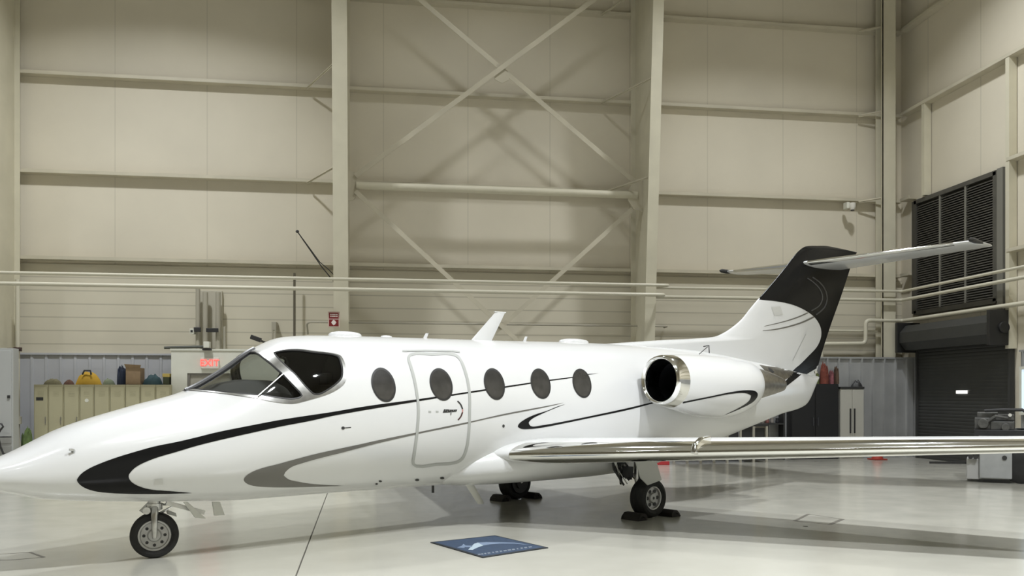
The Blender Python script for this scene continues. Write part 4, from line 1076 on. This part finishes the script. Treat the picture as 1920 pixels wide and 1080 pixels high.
# ---- left edge cabinet, hose, clutter
cx1 = at(24, 740, 19.55).x
t_ = thing('tool_cabinet', 'tall light grey steel cabinet at the far left edge', 'cabinet', (cx1, 19.55, 0))
b = MB(); b.box((-1.0, .02, 0), (0, .30, 2.53)); b.build('body', mat('cabinet_grey', (.46, .47, .46), .5), t_, bevel=.006)
b = MB(); b.box((-.97, 0, .70), (-.03, .02, 2.48)); b.build('door', mat('cabinet_grey_door', (.47, .48, .475), .45), t_, bevel=.006)
zq = [at(15, y, 19.55).z for y in (816, 834, 852)]
for k in range(2):
    b = MB(); b.box((-.97, 0, zq[k+1]+.03), (-.03, .02, zq[k]-.02)); b.build('drawer', mat('cabinet_drawer_%d' % k, (.33, .33, .31), .5), t_, bevel=.006)
b = MB(); b.box((-.10, -.02, at(18, 744, 19.55).z-.03), (-.05, .005, at(18, 744, 19.55).z+.03)); b.build('latch', darkm, t_)
pts = [at(x, y, 19.4) for x, y in ((-14, 900), (-6, 792), (3, 795), (6, 800), (1, 806), (-4, 815), (1, 838), (6, 850), (10, 855), (18, 851), (30, 843))]
b = MB(); b.tube(pts, .02, 8); tag(b.build('air_hose', darkm, smooth=True), 'black air hose looped in front of the grey cabinet at left', 'hose')
heap('tarp_bundle', 41, 60, 815, .17, mat('green_tarp', (.10, .15, .05), .85, noise=.3, nscale=9), 'crumpled green tarp heaped between the downpipe and the lockers', 'tarp', 11, Y=20.1, z0=0)

# ---- cabinets by the right corner
CY = 20.35
x0, x1 = at(1484, 760, CY).x, at(1573, 760, CY).x; zc_ = at(1540, 720, CY).z
blkm = mat('black_cabinet', (.012, .012, .013), .45)
t_ = thing('storage_cabinet', 'tall black two-door cabinet below the tail against the back wall', 'cabinet', (x0, CY, 0))
b = MB(); b.box((0, .02, 0), (x1-x0, .26, zc_)); b.build('body', blkm, t_, bevel=.006)
w_ = (x1-x0)/2
for k in (0, 1):
    b = MB(); b.box((k*w_+.012, 0, .08), ((k+1)*w_-.012, .02, zc_-.03)); dd = b.build('door', blkm, t_, bevel=.006)
    b = MB(); xx = w_+(-.06 if k == 0 else .06); b.box((xx-.012, -.03, zc_*.5-.1), (xx+.012, .002, zc_*.5+.1)); b.build('handle', mat('cab_handle_%d' % k, (.045, .045, .05), .4), dd)
ca = at(1576, 760, CY).x; cb = at(1620, 760, CY).x; zw = at(1600, 729, CY).z
t_ = thing('storage_cabinet', 'narrow white two-door cabinet with long dark handles beside the black cabinet', 'cabinet', (ca, CY, 0))
whm = mat('cabinet_white', (.46, .45, .40), .5)
b = MB(); b.box((0, .02, 0), (cb-ca, .26, zw)); b.build('body', whm, t_, bevel=.006)
b = MB(); b.box((-.01, -.01, zw), (cb-ca+.01, .26, zw+.05)); b.build('top', darkm, t_, bevel=.004)
w_ = (cb-ca)/2
for k in (0, 1):
    b = MB(); b.box((k*w_+.006, 0, .05), ((k+1)*w_-.006, .02, zw-.02)); dd = b.build('door', whm, t_, bevel=.005)
    b = MB(); xx = w_+(-.055 if k == 0 else .055); b.box((xx-.016, -.025, at(1600, 812, CY).z), (xx+.016, .002, at(1600, 766, CY).z)); b.build('handle', darkm, dd)
heap('equipment_bag', 1596, 1617, 715, .10, darkm, 'black bag lying on top of the white cabinet', 'bag', 21, Y=20.48, z0=zw+.05)
rnd = random.Random(4)
for k, (cl, p0, p1, py, l) in enumerate((((.10, .12, .035), 1526, 1535, 702, 'olive green cloth at the left of the pile on the black cabinet'), ((.17, .045, .03), 1537, 1553, 688, 'tall rust red cushion on the black cabinet'), ((.22, .08, .09), 1554, 1562, 700, 'pink cloth bundle on the black cabinet right of the rust cushion'), ((.10, .06, .04), 1564, 1572, 694, 'brown bundle at the right end of the black cabinet'))):
    heap('cloth_bundle', p0, p1, py, .10, mat('bundle_%d' % k, cl, .9, noise=.3, nscale=14), l, 'cloth', 30+k, Y=20.48, z0=zc_)
# low shelf rack glimpsed under the tail
sx0, sx1 = at(1408, 810, CY).x, at(1472, 810, CY).x
t_ = thing('shelf_rack', 'low dark shelf rack under the tail, left of the black cabinet', 'shelf', (sx0, CY, 0))
for x in (0, sx1-sx0-.04): b = MB(); b.box((x, 0, 0), (x+.04, .45, 1.15)); b.build('post', darkm, t_)
for z in (.12, .45, .85): b = MB(); b.box((.04, 0, z), (sx1-sx0-.04, .45, z+.03)); b.build('shelf', darkm, t_)
its = [('speaker_box', (.02, .02, .02), 1412, 1424, 803, 'black box on the shelf rack under the tail, leftmost'), ('storage_jar', (.36, .33, .31), 1427, 1434, 806, 'pale grey jar beside the black box on the shelf rack'), ('storage_jar', (.25, .10, .09), 1436, 1443, 803, 'dusky red jar in the middle of the shelf rack'), ('storage_jar', (.30, .28, .26), 1445, 1452, 804, 'grey jar right of the red jar on the shelf rack'), ('storage_jar', (.02, .02, .025), 1455, 1462, 798, 'tall black jar at the right of the shelf rack')]
for k, (nm, cl, p0, p1, py, l) in enumerate(its):
    a, c = at(p0, py, 20.5), at(p1, py, 20.5); m_ = mat('shelf_item_%d' % k, cl, .5); b = MB(); zb_ = .881
    top = max(a.z, zb_+.12)
    if nm == 'speaker_box': b.box((a.x, 20.4, zb_), (c.x, 20.66, top)); o = b.build(nm, m_, bevel=.01)
    else:
        r = (c.x-a.x)/2; b.lathe([(0, .001), (0, r*.92), (.02, r), (top-zb_-.06, r), (top-zb_-.04, r*.8), (top-zb_-.03, r*.85), (top-zb_, r*.85), (top-zb_, .001)], Matrix.Translation(((a.x+c.x)/2, 20.53, zb_)) @ Matrix.Rotation(R(-90), 4, 'Y'), 16); o = b.build(nm, m_, smooth=True, angle=40)
    tag(o, l, 'box' if nm == 'speaker_box' else 'jar')
# long dark bench whose foot shows below the wing
bx0, bx1 = at(1262, 862, 19.6).x, at(1440, 862, 19.6).x
t_ = thing('workbench', 'long dark workbench with pale legs, its foot showing under the wing', 'workbench', (bx0, 19.6, 0))
Lb = bx1-bx0; b = MB(); b.box((0, 0, .84), (Lb, .6, .9)); b.build('top', darkm, t_, bevel=.006)
for k in range(8):
    x = k*(Lb-.05)/7
    b = MB(); b.box((x, .0, 0), (x+.05, .05, .84)); b.build('leg', mat('bench_leg_%d' % k, (.40, .38, .32), .5) if k == 0 else bpy.data.materials['bench_leg_0'], t_)
    if k < 7: b = MB(); b.box((x+.06, .05, .04), (x+(Lb-.05)/7-.01, .08, .80)); b.build('drawer_front', darkm, t_, bevel=.004)
g = fl(1242, 872); t_ = thing('tool_box', 'red metal tool box on the floor seen just right of the main wheel', 'box', g, -YAW)
b = MB(); b.box((-.18, -.0, .0), (.16, .3, .26)); b.build('body', redp, t_, bevel=.01)
b = MB(); b.box((-.19, -.01, .26), (.17, .31, .33)); b.build('lid', redp, t_, bevel=.01); b = MB(); b.tube([(-.08, .15, .33), (-.08, .15, .38), (.06, .15, .38), (.06, .15, .33)], .012, 8); b.build('handle', darkm, t_)
b = MB(); b.box((-.05, -.02, .22), (.03, 0, .30)); b.build('latch', alum, t_)
g = fl(1645, 862); t_ = thing('traffic_cone', 'orange red traffic cone standing behind the outer wing', 'cone', g)
b = MB(); b.box((-.17, -.17, 0), (.17, .17, .03)); b.build('base', mat('cone_base', (.36, .05, .035), .6), t_, bevel=.008)
b = MB(); b.lathe([(.03, .13), (.03, .135), (.44, .03), (.46, .025), (.46, .001)], Matrix.Rotation(R(-90), 4, 'Y'), 24); b.build('body', mat('cone_orange', (.45, .06, .04), .5), t_, smooth=True, angle=40)
b = MB(); b.lathe([(.24, .086), (.33, .063)], Matrix.Rotation(R(-90), 4, 'Y'), 24); b.build('collar', officem, t_, smooth=True)
# ---- ground power cart at the right edge
g = fl(1855, 906); t_ = thing('ground_power_cart', 'grey wheeled ground power cart with a dark engine, at the right edge beyond the wing', 'cart', g, -YAW-R(27.2))
S_ = .0096
gm = mat('cart_grey', (.36, .37, .37), .45, noise=.08, nscale=5); gd_ = mat('cart_light_grey', (.44, .44, .43), .45); dkg = mat('cart_dark', (.022, .022, .024), .5, noise=.3, nscale=8); gm2 = mat('engine_grey', (.11, .11, .105), .45, .4, noise=.3, nscale=10)
b = MB(); b.box((-.16, .02, .08), (.36, .9, .60)); b.build('battery_box', gm, t_, bevel=.02)
b = MB(); b.box((-.37, .10, .05), (-.16, .8, .42)); b.build('side_box', gd_, t_, bevel=.015)
b = MB(); b.box((-.17, .03, .60), (.28, .85, .84)); b.box((-.16, .01, .60), (.30, .02, .62), 1); b.build('control_box', [gd_, mat('cart_stripe', (.10, .10, .16), .5)], t_, bevel=.012)
b = MB(); b.box((-.07, .015, .64), (-.02, .03, .76)); b.build('gauge_slot', darkm, t_)
for x in (-.22, .24, -.30): b = MB(); b.cyl((x, .0, .46), (x, .05, .46), .04, 14); b.build('knob', darkm, t_)
b = MB(); b.box((-.25, .1, .84), (.8, 1.0, .95)); b.build('deck', dkg, t_, bevel=.01)
b = MB(); rr_ = random.Random(2)
for (x0, z0, x1, z1, y) in ((-.24, .95, .06, 1.16, .25), (.02, .95, .40, 1.10, .2), (-.20, 1.14, .14, 1.26, .3), (.10, 1.12, .40, 1.22, .28)): b.box((x0, y, z0), (x1, y+.5, z1))
b.tube([(-.05, .2, 1.08), (.1, .15, 1.2), (.3, .2, 1.16)], .03, 8); b.cyl((-.1, .15, 1.06), (-.1, .3, 1.06), .09, 20); b.cyl((.26, .12, 1.0), (.26, .3, 1.0), .07, 20)
b.build('engine', gm2, t_, bevel=.02)
b = MB(); b.tube([(-.08, .2, 1.29), (.2, .2, 1.31), (.52, .2, 1.31), (.64, .2, 1.24), (.68, .2, 1.05), (.68, .2, .95)], .03, 10); b.build('handle_bar', dkg, t_, smooth=True)
b = MB(); b.cyl((.33, .22, 1.215), (.33, .26, 1.215), .03, 12); b.build('lamp', mat('cart_lamp', (.75, .75, .7), .2), t_)
b = MB(); b.box((.42, .35, .25), (1.6, 1.3, .95)); b.build('body', dkg, t_, bevel=.03)
for x in (.50, 1.3):
    b = MB(); b.lathe([(-.09, .10), (-.10, .22), (-.06, .30), (.06, .30), (.10, .22), (.09, .10), (.09, .001)], Matrix.Translation((x, .2, .30)) @ Matrix.Rotation(R(-90), 4, 'Z'), 32); b.build('wheel', rubber, t_, smooth=True, angle=35)
b = MB(); b.bar((-.37, .3, .33), (-1.0, .5, .30), .05, .04); b.build('tow_bar', darkm, t_)

# ---- floor mat with a pale winged emblem
mc = [fl(807, 1018), fl(928, 1005), fl(1028, 1028), fl(905, 1046.5)]
b = MB(); b.loft([[p for p in mc], [p+Vector((0, 0, .009)) for p in mc]])
cen_ = sum(mc, Vector())/4
def flat(poly, z, mi): b.add([fl(x, y, z) for x, y in poly], [tuple(range(len(poly)))], mi)
tri = lambda poly, z, mi: [b.add([fl(*poly[0], z), fl(*poly[i], z), fl(*poly[i+1], z)], [(0, 1, 2)], mi) for i in range(1, len(poly)-1)]
inset = [cen_+(p-cen_)*.93 for p in mc]
b.add([p+Vector((0, 0, .0105)) for p in inset], [(0, 1, 2, 3)], 1)
up = [(878,1030.6),(883,1025),(889,1019.5),(896,1017.2),(912,1016.4),(935,1016.6),(965,1017.5),(992,1021.5)]; dn = [(886,1031),(893,1027.6),(899,1025.2),(906,1022.8),(918,1020.6),(937,1019.2),(965,1019.2),(992,1021.6)]
for i in range(len(up)-1): b.add([fl(*up[i], .0118), fl(*dn[i], .0118), fl(*dn[i+1], .0118), fl(*up[i+1], .0118)], [(0, 1, 2, 3)], 2 if i < 3 else 3)
for q in (((857,1026.5),(866,1023.2),(874,1024.6),(870,1027.2)), ((866,1023.5),(869,1019.6),(873,1022.8),(874,1024.6)), ((873,1022.8),(886,1023.2),(884,1025.8),(873,1026))): b.add([fl(x, y, .0118) for x, y in q], [tuple(range(len(q)))], 3)
lx = [(897,1040.8,5),(903,1040,4),(909,1039.1,3.5),(915,1038.2,5),(924,1036.9,3),(930,1036,5),(938,1034.8,4),(945,1033.8,6),(953,1032.6,6),(961,1031.4,5),(970,1030.1,2.5),(977,1029,4),(984,1028,5),(992,1026.9,6)]
for x, y, w_ in lx: b.add([fl(x, y, .0118), fl(x+w_, y-w_*.145, .0118), fl(x+w_-1.6, y-w_*.145-2.0, .0118), fl(x-1.6, y-2.0, .0118)], [(0, 1, 2, 3)], 4)
tag(b.build('floor_mat', [mat('mat_border', (.018, .022, .026), .8), mat('mat_navy', (.030, .052, .095), .85, noise=.12, nscale=20), mat('mat_emblem', (.36, .44, .50), .8), mat('mat_emblem_blue', (.17, .225, .32), .8), mat('mat_lettering', (.17, .20, .24), .8)]), 'navy blue floor mat with a pale winged emblem in front of the jet', 'mat')

# ---- floor joints and marked hatches
jm = mat('joint_filler', (.09, .085, .07), .7); jm2 = mat('hatch_line', (.13, .12, .10), .6)
a, c = fl(612, 930), fl(553, 1085); d_ = (c-a).normalized(); a = a-d_*8; c = c+d_*4
b = MB(); b.bar(a+Vector((0, 0, .0006)), c+Vector((0, 0, .0006)), .014, .0012); tag(b.build('floor_joint', jm), 'thin dark joint running across the floor past the nose wheel', 'joint', kind='structure')
def outline(pts, ws, label):
    b = MB(); P = [fl(*p) for p in pts]
    for i, w_ in enumerate(ws):
        if w_: b.bar(P[i]+Vector((0, 0, .0008)), P[(i+1) % len(P)]+Vector((0, 0, .0008)), w_, .0016)
    tag(b.build('floor_hatch', jm2), label, 'hatch', kind='structure')
outline([(1490,977),(1516,964),(1580,973.5),(1556,983.5)], (.045, .014, .055, .014), 'dark lines of a floor hatch beyond the wing shadow')
outline([(-40,1051),(-12,1040),(56,1035.5),(82,1045),(20,1050)], (.014, .014, .03, .014, .014), 'dark lines of a floor hatch at the lower left corner')
b = MB(); p = fl(1510, 987); b.cyl(p+Vector((0, 0, .0)), p+Vector((0, 0, .004)), .03, 14); tag(b.build('floor_plug', jm), 'small dark round plug in the floor beside the right hatch', 'plug', kind='structure')

# ================================================================== LIGHT
def lamp(x, y, e, size=.8, z=ZC-1.0, col=(.97, 1.0, 1.03), spread=170):
    l = bpy.data.lights.new('high_bay_lamp', 'AREA'); l.shape = 'DISK'; l.size = size; l.energy = e; l.color = col; l.spread = R(spread)
    o = bpy.data.objects.new('high_bay_lamp', l); COL.objects.link(o); o.location = (x, y, z)
    return o
for x, y, e in LAMPS: lamp(x, y, e, spread=SPREAD)
w = bpy.data.worlds.new('world'); SC.world = w; w.use_nodes = True
w.node_tree.nodes['Background'].inputs[0].default_value = (.9, .95, 1, 1); w.node_tree.nodes['Background'].inputs[1].default_value = .02
vs = SC.view_settings; vs.view_transform = 'Standard'; vs.look = 'None'; vs.exposure = EXPOSURE; vs.gamma = 1.0; vs.use_curve_mapping = False
SC.cycles.max_bounces = 8; SC.cycles.diffuse_bounces = 4; SC.cycles.glossy_bounces = 4; SC.cycles.transparent_max_bounces = 12
SC.cycles.caustics_reflective = False; SC.cycles.caustics_refractive = False; SC.cycles.sample_clamp_indirect = 6.0
